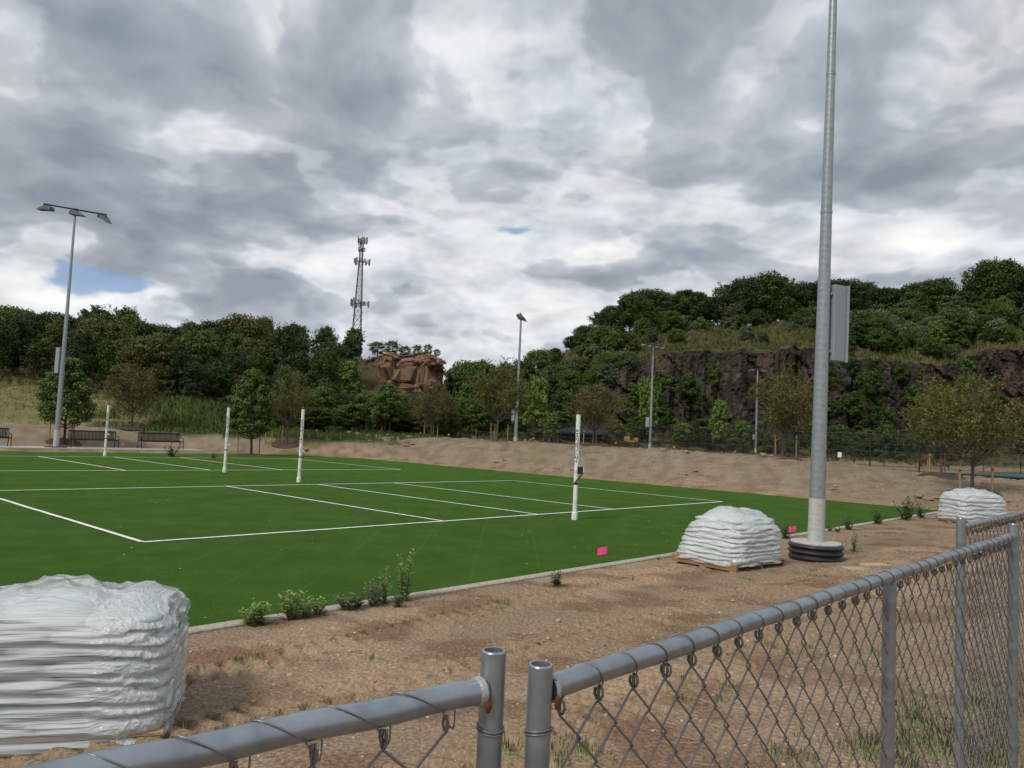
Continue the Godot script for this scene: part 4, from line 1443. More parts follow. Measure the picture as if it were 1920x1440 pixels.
func bag_pallet(label: String, at: Vector3, turn: float, layers: int, wide: float, deep: float, lay_h: float, taper: float, shear: Vector2, alpha_m: Material, seed_: int, low := 0.10, dome := 0.03, sq := 0.28, brow := 0.09) -> void:
	var o := thing("bag_pallet", label, "pallet", at, turn, "")
	var r := RandomNumberGenerator.new()
	r.seed = seed_
	# the wooden pallet
	var pal := Node3D.new()
	pal.name = "wooden_pallet"
	o.add_child(pal, true)
	var bd := Geo.new()
	bd.box(Transform3D(), Vector3(wide, 0.02, 0.12), 0.003)
	var bm := bd.mesh()
	var n := 7
	for k in n:
		part("deck_board", bm, M.pine, pal, Transform3D(Basis(), Vector3(r.randf_range(-0.01, 0.01), 0.128, (k / (n - 1.0) - 0.5) * (deep - 0.12))))
	for k in 3:
		part("bottom_board", bm, M.pine, pal, Transform3D(Basis(), Vector3(0, 0.012, (k / 2.0 - 0.5) * (deep - 0.12))))
	var sg := Geo.new()
	sg.box(Transform3D(), Vector3(0.045, 0.092, deep), 0.003)
	var sm := sg.mesh()
	for k in 3:
		part("stringer", sm, M.pine_dark, pal, Transform3D(Basis(), Vector3((k / 2.0 - 0.5) * (wide - 0.05), 0.070, 0)))
	# bags
	var base := 0.14
	var ba := [bag_mesh(Vector3(wide * 0.52, lay_h * 1.25, deep * 0.36), seed_), bag_mesh(Vector3(wide * 0.36, lay_h * 1.25, deep * 0.52), seed_ + 1)]
	for l in layers:
		var t := (l + 0.5) / layers
		var sc := 1.0 - taper * t
		var cols := 2 if l % 2 == 0 else 3
		var rws := 3 if l % 2 == 0 else 2
		for i in cols:
			for j in rws:
				var p := Vector3(((i + 0.5) / cols - 0.5) * wide * sc * (1.06 - sq * 0.3), base + (l + 0.5) * lay_h, ((j + 0.5) / rws - 0.5) * deep * sc * (1.06 - sq * 0.3))
				p += Vector3(shear.x * t + r.randf_range(-0.022, 0.022), r.randf_range(-0.010, 0.010), shear.y * t + r.randf_range(-0.022, 0.022))
				if l == layers - 1: p = Vector3(p.x * (1.0 - brow), p.y - 0.02, p.z * (1.0 - brow))
				p.y += dome * pow(t, 3.0) * (1.0 - 2.6 * ((p.x - shear.x) * (p.x - shear.x) / (wide * wide) + (p.z - shear.y) * (p.z - shear.y) / (deep * deep))) - 0.012
				part("bag", ba[l % 2], M.bag, o, Transform3D(Basis(Vector3.UP, r.randf_range(-0.05, 0.05)).scaled(Vector3(sc * (1.02 - sq * 0.36), 0.96, sc * (1.02 - sq * 0.36))) * Basis(Vector3.BACK, r.randf_range(-0.04, 0.04)), p))
	# the stretch wrap drawn over them
	var g := Geo.new()
	var nu := 200
	var side_rows := layers * 7
	var cap_rows := 26
	var top := base + layers * lay_h
	var pos := []
	for i in side_rows + cap_rows:
		var side := i < side_rows
		var t := clampf(float(i) / (side_rows - 1.0), 0.0, 1.0)
		var inw := 0.0 if side else float(i - side_rows + 1) / cap_rows
		var y0 := lerpf(low, top, t)
		var lay := (y0 - base) / lay_h
		for j in nu + 1:
			var a := TAU * (j % nu) / nu
			var cx := signf(cos(a)) * pow(absf(cos(a)), sq)
			var cz := signf(sin(a)) * pow(absf(sin(a)), sq)
			var tt := clampf((y0 - base) / (top - base), 0.0, 1.0)
			var sc := 1.0 - taper * tt
			var nz := n_mid.get_noise_3d(cx * 1.6 + seed_, lay * 0.9, cz * 1.6)
			var bl := pow(absf(sin(PI * (lay + nz * 0.8))), 0.75)          # bags press out, the film bridges the joints
			var depth_of := 0.042 + 0.05 * n_mid.get_noise_2d(a * 2.0 + seed_, floor(lay) * 3.0)
			var band := 0.012 * absf(n_mid.get_noise_2d(a * 1.6 + lay * 0.5 + seed_, lay * 0.8 - a * 0.9))
			var q := (0.5 * wide + 0.020 + (bl - 0.75) * depth_of + band)
			var q2 := (0.5 * deep + 0.020 + (bl - 0.75) * depth_of + band)
			var round_top := sst(0.9 - brow * 1.2, 1.0, tt)
			var shrink := (1.0 - inw) * (1.0 - brow * round_top * round_top)
			var p := Vector3(cx * q * sc * shrink + shear.x * tt, y0, cz * q2 * sc * shrink + shear.y * tt)
			if not side or round_top > 0.0:
				var lump := 0.045 * (absf(cos(p.x / wide * PI * 2.0 + 0.4)) + absf(cos(p.z / deep * PI * 1.5))) - 0.045
				var fold := n_mid.get_noise_2d(p.x * 4.0 + seed_ * 3.0, p.z * 4.0) * 0.035 + absf(n_mid.get_noise_2d(p.x * 7.0, p.z * 2.4 + seed_)) * 0.03
				p.y += (lump + fold) * sst(0.0, 0.35, inw) + 0.03 * sst(0.0, 0.3, inw) - 0.02 * round_top * (1.0 - inw)
			p.y += dome * pow(tt, 3.0) * (1.0 - 2.6 * (pow((p.x - shear.x * tt) / wide, 2.0) + pow((p.z - shear.y * tt) / deep, 2.0)))
			pos.append(p)
	var w := nu + 1
	var rows := pos.size() / w
	for i in rows:
		for j in w:
			var du: Vector3 = pos[i * w + (j + 1) % nu] - pos[i * w + (j - 1 + nu) % nu]
			var dv: Vector3 = pos[mini(i + 1, rows - 1) * w + j] - pos[maxi(i - 1, 0) * w + j]
			var nn := dv.cross(du).normalized()
			var p: Vector3 = pos[i * w + j]
			if nn.dot(Vector3(p.x, 0.15 if i > side_rows else 0.0, p.z)) < 0.0: nn = -nn
			g.vert(p, nn, Vector2(j * 4.0 / nu, p.y * 1.0 + (i - side_rows) * 0.02 * float(i > side_rows)))
	for i in rows - 1:
		for j in nu:
			g.quad_i(i * w + j, i * w + j + 1, (i + 1) * w + j + 1, (i + 1) * w + j)
	part("stretch_wrap", g.mesh(), alpha_m, o)

func build_pallets() -> void:
	var q := on_ground(152.0, 4.72)
	q.y = hgt(q.x, q.z) - 0.03
	bag_pallet("large pallet of white bags in plastic wrap right behind the fence", q, deg_to_rad(16.0), 8, 1.28, 1.05, 0.076, 0.02, Vector2(0.0, 0.0), M.wrap, 3, 0.01, 0.045, 0.27, 0.09)
	q = on_ground(1372.0, 11.95)
	bag_pallet("slumped pallet of white bags in plastic wrap beside the corrugated pole footing", q - Vector3(0, 0.02, 0), deg_to_rad(40.0), 8, 1.30, 1.14, 0.064, 0.14, Vector2(0.12, 0.03), M.wrap, 5, 0.08, 0.15, 0.36, 0.17)
	q = on_ground(1823.0, 21.0)
	bag_pallet("pallet of white bags with evenly stacked layers near a young staked tree", q, deg_to_rad(12.0), 6, 1.42, 1.0, 0.105, 0.06, Vector2(0.0, 0.0), M.wrap, 9, 0.08, 0.08, 0.32, 0.14)

func near_materials() -> void:
	M.galv = grain(mat(lin(0.33, 0.37, 0.41), 0.34, 0.7), M.t_soft, 5.0, false)
	M.galv_pole = grain(mat(lin(0.35, 0.385, 0.41), 0.40, 0.55), M.t_soft, 3.0, false)
	M.wire = mat(lin(0.20, 0.20, 0.205), 0.42, 0.6)
	M.weld = grain(mat(lin(0.55, 0.56, 0.56), 0.5, 0.5), M.t_fine, 20.0, false)
	M.rust = grain(mat(lin(0.20, 0.065, 0.022), 0.9), M.t_fine, 25.0, false)
	M.concrete = relief(grain(mat(lin(0.58, 0.56, 0.53), 0.9), M.t_fine, 1.5, false), M.t_fine, 0.5)
	M.concrete_smooth = grain(mat(lin(0.47, 0.48, 0.475), 0.8), M.t_soft, 4.0, false)
	M.asphalt = grain(mat(lin(0.06, 0.055, 0.05), 0.9), M.t_fine, 2.0, false)
	var bp := mat(lin(0.016, 0.016, 0.017), 0.5)
	M.black_plastic = bp
	M.cabinet = mat(lin(0.25, 0.285, 0.32), 0.5, 0.1)
	M.dark_metal = mat(lin(0.035, 0.037, 0.04), 0.5, 0.3)
	M.lamp_housing = mat(lin(0.11, 0.12, 0.13), 0.5, 0.2)
	M.white_paint = grain(mat(lin(0.80, 0.82, 0.82), 0.4), M.t_soft, 1.5, false)
	M.ink = mat(lin(0.02, 0.02, 0.022), 0.6)
	M.pine = grain(mat(lin(0.50, 0.36, 0.20), 0.85), M.t_fine, 3.0, false)
	M.pine_dark = grain(mat(lin(0.36, 0.21, 0.10), 0.85), M.t_fine, 3.0, false)
	M.bag = grain(mat(lin(0.50, 0.56, 0.58), 0.5), M.t_soft, 2.0, false)
	var w := mat(Color(lin(0.80, 0.85, 0.86).r, lin(0.80, 0.85, 0.86).g, lin(0.80, 0.85, 0.86).b, 0.55), 0.26)
	w.transparency = BaseMaterial3D.TRANSPARENCY_ALPHA
	w.clearcoat_enabled = true
	w.clearcoat = 1.0
	w.clearcoat_roughness = 0.08
	w.heightmap_enabled = true
	w.heightmap_texture = M.t_wrinkle
	w.heightmap_scale = 1.1
	w.uv1_scale = Vector3(1.0, 1.6, 1.0)
	M.wrap = w

# ---------------------------------------------------------------- benches, far fences, mast, flags, plants
func build_benches() -> void:
	var slat := Geo.new()
	slat.box(Transform3D(), Vector3(0.048, 0.40, 0.012), 0.002)
	var slat_m := slat.mesh()
	var ss := Geo.new()
	ss.box(Transform3D(), Vector3(0.042, 0.010, 0.42), 0.002)
	var seat_m := ss.mesh()
	var spots := [[5.75, "black slatted metal bench farthest from the small round bush"], [10.8, "black slatted metal bench between the light pole and the net post"], [14.35, "black slatted metal bench behind the small round bush"]]
	for s in spots:
		var at := W(s[0], 32.5, 0.112)
		var o := thing("bench", s[1], "bench", at, u_turn(), "slatted benches on the concrete path")
		var L := 2.3
		var n := 33
		for i in n:
			var x: float = (i / (n - 1.0) - 0.5) * (L - 0.12)
			part("back_slat", slat_m, M.bench, o, Transform3D(Basis(Vector3.RIGHT, -0.16), Vector3(x, 0.655, -0.235)))
			part("seat_slat", seat_m, M.bench, o, Transform3D(Basis(Vector3.RIGHT, 0.05), Vector3(x, 0.435, 0.0)))
		var g := Geo.new()
		g.box(Transform3D(Basis(Vector3.RIGHT, -0.16), Vector3(0, 0.865, -0.268)), Vector3(L, 0.07, 0.04), 0.008)
		g.box(Transform3D(Basis(Vector3.RIGHT, -0.16), Vector3(0, 0.455, -0.2)), Vector3(L, 0.04, 0.028), 0.008)
		g.box(Transform3D(Basis(), Vector3(0, 0.42, 0.215)), Vector3(L, 0.065, 0.04), 0.008)
		part("frame", g.mesh(), M.bench, o)
		for sx in [-1.0, 1.0]:
			var e := Geo.new()
			var x: float = sx * (L * 0.5 + 0.02)
			e.tube([Vector3(x, 0.0, 0.27), Vector3(x, 0.42, 0.23), Vector3(x, 0.58, 0.24), Vector3(x, 0.625, 0.21), Vector3(x, 0.635, 0.1), Vector3(x, 0.63, -0.22)], 0.021, 7)
			e.tube([Vector3(x, 0.0, -0.30), Vector3(x, 0.42, -0.19), Vector3(x, 0.87, -0.27)], 0.021, 7)
			e.tube([Vector3(x, 0.42, 0.22), Vector3(x, 0.42, -0.19)], 0.018, 6)
			part("armrest", e.mesh(), M.bench, o)

func lattice_fence(called: String, label: String, u0: float, v0: float, u1: float, v1: float, base: float, high: float, gap: float, rails: Array, r: float, mesh_w: float) -> void:
	var a := W(u0, v0, base)
	var b := W(u1, v1, base)
	var L := a.distance_to(b)
	var o := thing(called, label, "fence", a, atan2(-(b.z - a.z), b.x - a.x))
	var pg := Geo.new()
	pg.lathe([Vector2(r, -0.4), Vector2(r, high), Vector2(r * 0.6, high + 0.03), Vector2(0, high + 0.035)], 8)
	var pm := pg.mesh()
	var n := int(L / gap)
	for i in n + 1: part("post", pm, M.black_vinyl, o, Transform3D(Basis(), Vector3(L * i / n, 0, 0)))
	for h in rails:
		var g := Geo.new()
		g.tube([Vector3(0, h * high, 0), Vector3(L, h * high, 0)], r * 0.62, 6)
		part("rail", g.mesh(), M.black_vinyl, o)
	if mesh_w > 0.0:
		var wg := Geo.new()
		wg.tube([Vector3(-high * 0.5, 0.03, 0), Vector3(high * 0.5, high - 0.02, 0)], 0.003, 3, false)
		var xfs := []
		var x := high * 0.5
		while x < L - high * 0.5:
			xfs.append(Transform3D(Basis(), Vector3(x, 0, 0.004)))
			xfs.append(Transform3D(Basis.from_scale(Vector3(-1, 1, 1)), Vector3(x, 0, -0.004)))
			x += mesh_w
		scatter("mesh_wires", wg.mesh(), M.black_vinyl, xfs, [], "", "", o)

func build_far_fences() -> void:
	M.black_vinyl = mat(lin(0.012, 0.014, 0.015), 0.5)
	lattice_fence("court_fence", "tall black chain-link fence along the top of the bank", 52.0, -22.0, 52.0, 38.0, 0.58, 2.42, 3.05, [0.012, 0.5, 1.0], 0.05, 0.06)
	lattice_fence("court_fence", "lower black fence between the courts behind the tall black fence", 66.0, -20.0, 66.0, 32.0, 0.55, 1.9, 2.4, [0.03, 0.55, 1.0], 0.03, 0.0)
	# wire fence in front of the wood
	var a := on_ground(690.0, 63.0)
	var b := on_ground(925.0, 66.0)
	var o := thing("wire_fence", "low wire fence on thin posts in front of the wood", "fence", a, atan2(-(b.z - a.z), b.x - a.x))
	var pg := Geo.new()
	pg.tube([Vector3(0, -0.6, 0), Vector3(0, 1.15, 0)], 0.028, 6)
	var pm := pg.mesh()
	var L := a.distance_to(b)
	for i in 8:
		var w := a.lerp(b, i / 7.0)
		part("post", pm, M.post_grey, o, Transform3D(Basis(Vector3.BACK, n_hi.get_noise_1d(i * 3.1) * 0.06), Vector3(Vector2(b.x - a.x, b.z - a.z).length() * i / 7.0, hgt(w.x, w.z) - a.y, 0)))
	for h in [0.25, 0.6, 1.0]:
		var g := Geo.new()
		g.tube([Vector3(0, h, 0), Vector3(L * 0.5, h + (b.y - a.y) * 0.5, 0), Vector3(L, h + b.y - a.y, 0)], 0.006, 4)
		part("strand", g.mesh(), M.post_grey, o)
	# a small white notice on the tall fence
	var sp := at_depth(1566.0, 852.0, 55.0)
	var q := to_uv(sp.x, sp.z)
	var sg := Geo.new()
	sg.box(Transform3D(Basis(Vector3.UP, u_turn() + PI / 2), W(51.94, q.y, 1.45)), Vector3(0.26, 0.36, 0.012), 0.003)
	tag(part("notice", sg.mesh(), M.white_paint, self), "small blank white notice on the tall black fence", "sign")
	# blue court
	var g := Geo.new()
	g.box(Transform3D(Basis(Vector3.UP, u_turn()), W(70.0, -14.0, 0.60)), Vector3(30.0, 0.08, 26.0), 0.01)
	var cm := grain(mat(lin(0.055, 0.135, 0.25), 0.85), M.t_fine, 0.3)
	setting("tennis_court", g.mesh(), cm, "blue hard court behind the tall black fence")
	g = Geo.new()
	g.box(Transform3D(Basis(Vector3.UP, u_turn()), W(70.0, -14.0, 0.56)), Vector3(34.0, 0.08, 31.0), 0.01)
	setting("court_apron", g.mesh(), grain(mat(lin(0.05, 0.12, 0.075), 0.85), M.t_fine, 0.3), "green surround of the blue hard court")
	# dark shelter
	var s0 := on_ground(1096.0, 84.0)
	var sh := thing("shelter", "dark open shelter with a low pitched roof behind the tall black fence", "shelter", s0, 0.12)
	var rg := Geo.new()
	var y1: float = CAM_H + (hz(1096.0) - 812.0) * 84.0 / FOC - s0.y
	var y2: float = y1 + 0.5
	for s in [-1.0, 1.0]:
		rg.face([Vector3(-3.1, y1, s * 1.5), Vector3(3.1, y1, s * 1.5), Vector3(2.2, y2, 0), Vector3(-2.2, y2, 0)], Vector3(0, 1, s))
		rg.face([Vector3(s * 3.1, y1, -1.5), Vector3(s * 3.1, y1, 1.5), Vector3(s * 2.2, y2, 0)], Vector3(s, 1, 0))
	rg.box(Transform3D(Basis(), Vector3(0, y1 - 0.08, 0)), Vector3(6.2, 0.15, 3.0), 0.01)
	part("roof", rg.mesh(), M.navy, sh)
	for x in [-2.9, 2.9]:
		for z in [-1.3, 1.3]:
			var pg2 := Geo.new()
			pg2.box(Transform3D(Basis(), Vector3(x, (y1 - 0.1) * 0.5, z)), Vector3(0.16, y1 - 0.1, 0.16), 0.01)
			part("post", pg2.mesh(), M.black_vinyl, sh)
	var bg := Geo.new()
	bg.box(Transform3D(Basis(), Vector3(-0.3, 0.45, -0.4)), Vector3(3.4, 0.06, 0.45), 0.01)
	for x in [-1.6, 1.0]: bg.box(Transform3D(Basis(), Vector3(x, 0.21, -0.4)), Vector3(0.1, 0.42, 0.4), 0.01)
	part("bench_seat", bg.mesh(), M.pine_dark, sh)
	# yellow machine
	var m0 := on_ground(1184.0, 70.0)
	m0.y = CAM_H + (hz(1184.0) - 839.0) * 70.0 / FOC
	var mc := thing("yellow_machine", "small yellow compaction roller parked behind the tall black fence", "machine", m0, -0.2)
	var ya := Geo.new()
	ya.box(Transform3D(Basis(), Vector3(0.0, 0.55, 0)), Vector3(1.35, 0.16, 0.7), 0.03)
	ya.box(Transform3D(Basis(), Vector3(-0.36, 0.78, 0)), Vector3(0.56, 0.34, 0.62), 0.06)
	ya.box(Transform3D(Basis(), Vector3(0.42, 0.74, 0)), Vector3(0.42, 0.26, 0.62), 0.05)
	part("body", ya.mesh(), M.yellow, mc)
	for x in [-0.5, 0.5]:
		var dg := Geo.new()
		dg.lathe([Vector2(0.0, -0.36), Vector2(0.27, -0.36), Vector2(0.285, -0.33), Vector2(0.285, 0.33), Vector2(0.27, 0.36), Vector2(0.0, 0.36)], 20, Transform3D(Basis(Vector3.RIGHT, PI / 2), Vector3(x, 0.28, 0)))
		part("drum", dg.mesh(), M.dark_metal, mc)
	var rb := Geo.new()
	for z in [-0.28, 0.28]:
		rb.tube([Vector3(-0.12, 0.6, z), Vector3(-0.12, 1.25, z), Vector3(-0.05, 1.32, z * 0.9)], 0.025, 6)
	rb.tube([Vector3(-0.05, 1.32, -0.25), Vector3(-0.05, 1.32, 0.25)], 0.025, 6)
	part("roll_bar", rb.mesh(), M.dark_metal, mc)
	var st := Geo.new()
	st.box(Transform3D(Basis(), Vector3(0.05, 0.72, 0)), Vector3(0.3, 0.08, 0.4), 0.02)
	st.box(Transform3D(Basis(Vector3.BACK, 0.2), Vector3(-0.08, 0.9, 0)), Vector3(0.07, 0.34, 0.4), 0.02)
	part("seat", st.mesh(), M.black_plastic, mc)

func build_mast() -> void:
	var depth := 200.0
	var foot := on_ground(672.0, depth)
	var top := CAM_H + (hz(676.0) - 437.0) * depth / FOC
	var hh := top - foot.y
	var p := at_depth(676.0, 500.0, depth)
	var o := thing("antenna_mast", "grey lattice antenna mast with three tiers of panel antennas above the wood", "mast", Vector3(p.x, foot.y, p.z), 0.35)
	var half := func(y: float) -> float: return lerpf(2.1, 0.55, clampf(y / (hh * 0.86), 0.0, 1.0))
	var corner := func(y: float, k: int) -> Vector3:
		var h: float = half.call(y)
		var a := PI / 4 + PI / 2 * k
		return Vector3(cos(a) * h, y, sin(a) * h)
	for k in 4:
		var g := Geo.new()
		g.tube([corner.call(0.0, k), corner.call(hh * 0.5, k), corner.call(hh * 0.86, k), corner.call(hh - 1.0, k)], 0.10, 6)
		part("leg", g.mesh(), M.mast, o)
	var y := 0.0
	while y < hh - 2.0:
		var st: float = maxf(half.call(y) * 1.7, 1.2)
		for k in 4:
			var g := Geo.new()
			var a: Vector3 = corner.call(y, k)
			var b: Vector3 = corner.call(y + st, k)
			var c: Vector3 = corner.call(y, (k + 1) % 4)
			var d: Vector3 = corner.call(y + st, (k + 1) % 4)
			g.tube([a, d], 0.05, 4, false)
			g.tube([c, b], 0.05, 4, false)
			g.tube([b, d], 0.045, 4, false)
			part("brace", g.mesh(), M.mast, o)
		y += st
	var lg := Geo.new()
	lg.tube([Vector3(0, hh - 3.0, 0), Vector3(0, hh + 0.7, 0)], 0.05, 5)
	part("lightning_rod", lg.mesh(), M.mast, o)
	var panel := Geo.new()
	panel.box(Transform3D(), Vector3(0.42, 1.9, 0.2), 0.04)
	var pm := panel.mesh()
	var small := Geo.new()
	small.box(Transform3D(), Vector3(0.34, 1.1, 0.24), 0.04)
	var sm := small.mesh()
	var r := RandomNumberGenerator.new()
	r.seed = 44
	for tier in [[568.0, 3.0, 12, 1.0], [488.0, 2.55, 12, 1.0], [448.0, 1.5, 9, 1.1], [465.0, 1.1, 5, 0.6]]:
		var ty: float = CAM_H + (hz(676.0) - tier[0]) * depth / FOC - foot.y
		var rad: float = tier[1]
		var fr := Geo.new()
		for s in 3:
			var a := TAU * s / 3.0 + 0.3
			var b := TAU * (s + 1) / 3.0 + 0.3
			var c := Vector3(cos(a), 0, sin(a)) * rad
			var d := Vector3(cos(b), 0, sin(b)) * rad
			for dy in [-0.35, 0.35]:
				fr.tube([c + Vector3(0, ty + dy, 0), d + Vector3(0, ty + dy, 0)], 0.06, 5)
			fr.tube([Vector3(0, ty, 0), c + Vector3(0, ty, 0)], 0.07, 5)
			fr.tube([Vector3(0, ty, 0), (c + d) * 0.5 + Vector3(0, ty, 0)], 0.07, 5)
		part("antenna_frame", fr.mesh(), M.mast, o)
		for i in int(tier[2]):
			var s := i % 3
			var f: float = (int(i / 3) + 0.5) / (tier[2] / 3.0)
			var a := TAU * s / 3.0 + 0.3
			var b := TAU * (s + 1) / 3.0 + 0.3
			var q := (Vector3(cos(a), 0, sin(a)).lerp(Vector3(cos(b), 0, sin(b)), f)) * rad
			var out := (Vector3(cos(a), 0, sin(a)) + Vector3(cos(b), 0, sin(b))).normalized()
			var xf := Transform3D(Basis(Vector3.UP, atan2(out.x, out.z)), q + out * 0.16 + Vector3(0, ty + r.randf_range(-0.3, 0.3), 0))
			part("antenna", pm if (tier[3] > 0.9 and r.randf() < 0.75) else sm, M.antenna, o, xf)

func flag(px: float, py: float, high: float, pink: bool, label: String, plane := -1.0, size := 0.13) -> void:
	var at := cast(px, py) if plane < 0.0 else on_plane(px, py, plane)
	var o := thing("marker_flag", label, "flag", at, rng.randf_range(-0.5, 0.5), "small marker flags stuck in the ground")
	var g := Geo.new()
	g.tube([Vector3(0, -0.05, 0), Vector3(0.004, high, 0)], 0.0022, 4)
	part("wire_stem", g.mesh(), M.galv, o)
	var f := Geo.new()
	var cols := 5
	for i in cols + 1:
		var t := float(i) / cols
		var x := -size * t * (1.0 - 0.1 * t)
		var z := 0.018 * sin(t * 4.0)
		for s in [0.0, 1.0]:
			f.vert(Vector3(x, high - size * 0.72 * s - 0.035 * t, z), Vector3(0.3 * cos(t * 4.0), 0.1, 1).normalized())
	for i in cols: f.quad_i(i * 2, i * 2 + 2, i * 2 + 3, i * 2 + 1)
	part("flag_sheet", f.mesh(), M.flag_pink if pink else M.flag_orange, o)

func build_flags() -> void:
	flag(1137.0, 1056.0, 0.25, true, "bright pink marker flag at the kerb between the weeds and the slumped pallet", 0.0, 0.15)
	flag(1492.0, 1006.0, 0.22, true, "bright pink marker flag at the kerb between the slumped pallet and the pole footing", 0.0, 0.15)
	flag(1845.0, 925.0, 0.42, true, "pink marker flag beside the trunk of the large staked tree")
	var far := "small faded orange marker flag on the bare bank beyond the turf"
	for p in [[1318, 917], [1004, 884], [786, 867], [1768, 967], [1266, 850], [624, 850]]:
		flag(p[0], p[1], 0.32, false, far, -1.0, 0.12)
	var row := "small orange marker flag along the crest of the bank"
	for p in [[1600, 50.0], [1380, 43.0], [1157, 45.0], [1002, 50.0], [889, 53.0], [843, 54.0], [790, 57.0], [596, 56.0]]:
		var q := on_ground(p[0], p[1])
		var n := get_child_count()
		flag(p[0], 900.0, 0.30, false, row, -1.0, 0.13)
		(get_child(n) as Node3D).position = q
	for p in [[33, 40.5], [236, 42.5], [343, 45.0]]:
		var q := on_ground(p[0], p[1])
		var n := get_child_count()
		flag(p[0], 900.0, 0.36, false, "small orange marker flag beside the benches", -1.0, 0.17)
		(get_child(n) as Node3D).position = q

func stake(at: Vector3, high: float, lean: float, label: String) -> void:
	var o := thing("tree_stake", label, "stake", at, rng.randf() * TAU, "wooden stakes beside the young trees")
	var g := Geo.new()
	g.box(Transform3D(Basis(Vector3.BACK, lean), Vector3(0, high * 0.5 - 0.1, 0)), Vector3(0.055, high + 0.2, 0.055), 0.006)
	part("pole", g.mesh(), M.stake, o)
	var t := Geo.new()
	t.box(Transform3D(Basis(Vector3.BACK, lean), Vector3(0, high * 0.84, 0)), Vector3(0.066, 0.05, 0.066), 0.004)
	part("strap", t.mesh(), M.black_plastic, o)

func build_planted() -> void:
	var brown := leaf_mat(0.145, 0.128, 0.052)
	var amber := leaf_mat(0.140, 0.152, 0.038)
	var green := leaf_mat(0.095, 0.15, 0.036)
	# px, depth, height, width, kind, leaf material, label, stakes [offset across in m, height]
	for t in [
		[124.0, 43.0, 4.95, 3.3, "cone_b", green, "leafy green staked tree behind the light pole by the benches", [[-0.75, 1.2], [0.55, 1.25], [0.2, 1.1]]],
		[248.0, 50.0, 3.95, 4.2, "vase_b", brown, "brownish vase-shaped young tree on the grassy rise behind the benches", [[-0.65, 1.0], [0.25, 1.05], [0.45, 1.0]]],
		[474.0, 43.5, 5.1, 2.9, "cone_a", green, "dense green staked tree at the foot of the bank", [[-0.7, 1.1], [0.35, 1.15]]],
		[540.0, 48.5, 4.3, 3.4, "vase_b", amber, "olive brown young tree right beside the dense cone-shaped tree", [[-1.3, 1.0], [-0.4, 1.05], [-0.9, 1.0]]],
		[722.0, 60.0, 3.95, 3.1, "cone_b", green, "small dense green tree on the bank below the orange rock", [[-0.3, 1.0], [0.3, 1.0]]],
		[809.0, 56.0, 3.8, 4.0, "vase_b", brown, "brown thin-leaved young tree on the bank below the orange rock", [[-0.5, 1.0], [0.45, 1.0], [0.1, 1.0]]],
		[932.0, 51.0, 4.85, 4.6, "vase_a", amber, "large olive young tree at the end of the tall black fence", [[-0.4, 1.15], [-0.15, 1.15], [0.7, 1.15]]],
		[1113.0, 46.5, 3.45, 4.0, "vase_b", brown, "wide brown young tree in front of the dark shelter", [[-0.6, 0.95], [0.2, 0.95]]],
		[1468.0, 38.5, 4.15, 3.7, "vase_a", amber, "yellow-olive young tree on the bank in front of the quarry face", [[-0.25, 1.12], [0.62, 1.15]]],
		[1765.0, 33.5, 3.9, 3.0, "vase_a", amber, "yellow-olive young tree growing just behind the largest staked tree", [[-0.55, 0.95], [-0.4, 0.95], [0.35, 0.95]]],
		[1824.0, 28.6, 4.2, 4.1, "vase_b", amber, "largest yellow-olive staked tree near the evenly stacked pallet", [[-0.52, 1.1], [-0.28, 1.1], [0.66, 1.12]]]]:
		var q := on_ground(t[0], t[1])
		tree("young_tree", t[4], q - Vector3(0, 0.04, 0), t[2], t[3], t[5], t[6], "tree", "young staked trees on the bank")
		for s in t[7]:
			var z := -0.35 if absf(s[0]) < 0.45 else 0.1
			var x: float = q.x + s[0]
			stake(Vector3(x, hgt(x, q.z + z), q.z + z), s[1], rng.randf_range(-0.05, 0.05), "wooden stake beside the " + t[6])
		if t[1] < 52.0:
			var g := Geo.new()
			for i in 13:
				for j in 25:
					var a := TAU * j / 24.0
					var rr := 0.95 * i / 12.0
					var p := Vector3(q.x + cos(a) * rr, 0, q.z + sin(a) * rr)
					p.y = hgt(p.x, p.z) + 0.02 + 0.10 * exp(-pow((rr - 0.7) / 0.18, 2.0)) + n_hi.get_noise_2d(p.x, p.z) * 0.03 - 0.05 * float(i == 12)
					g.vert(p, Vector3(cos(a) * (rr - 0.7), 1, sin(a) * (rr - 0.7)).normalized())
			for i in 12:
				for j in 24:
					var k := i * 25 + j
					g.quad_i(k, k + 1, k + 26, k + 25)
			setting("mulch_ring", g.mesh(), M.mulch, "ring of dark bark mulch around a young tree")

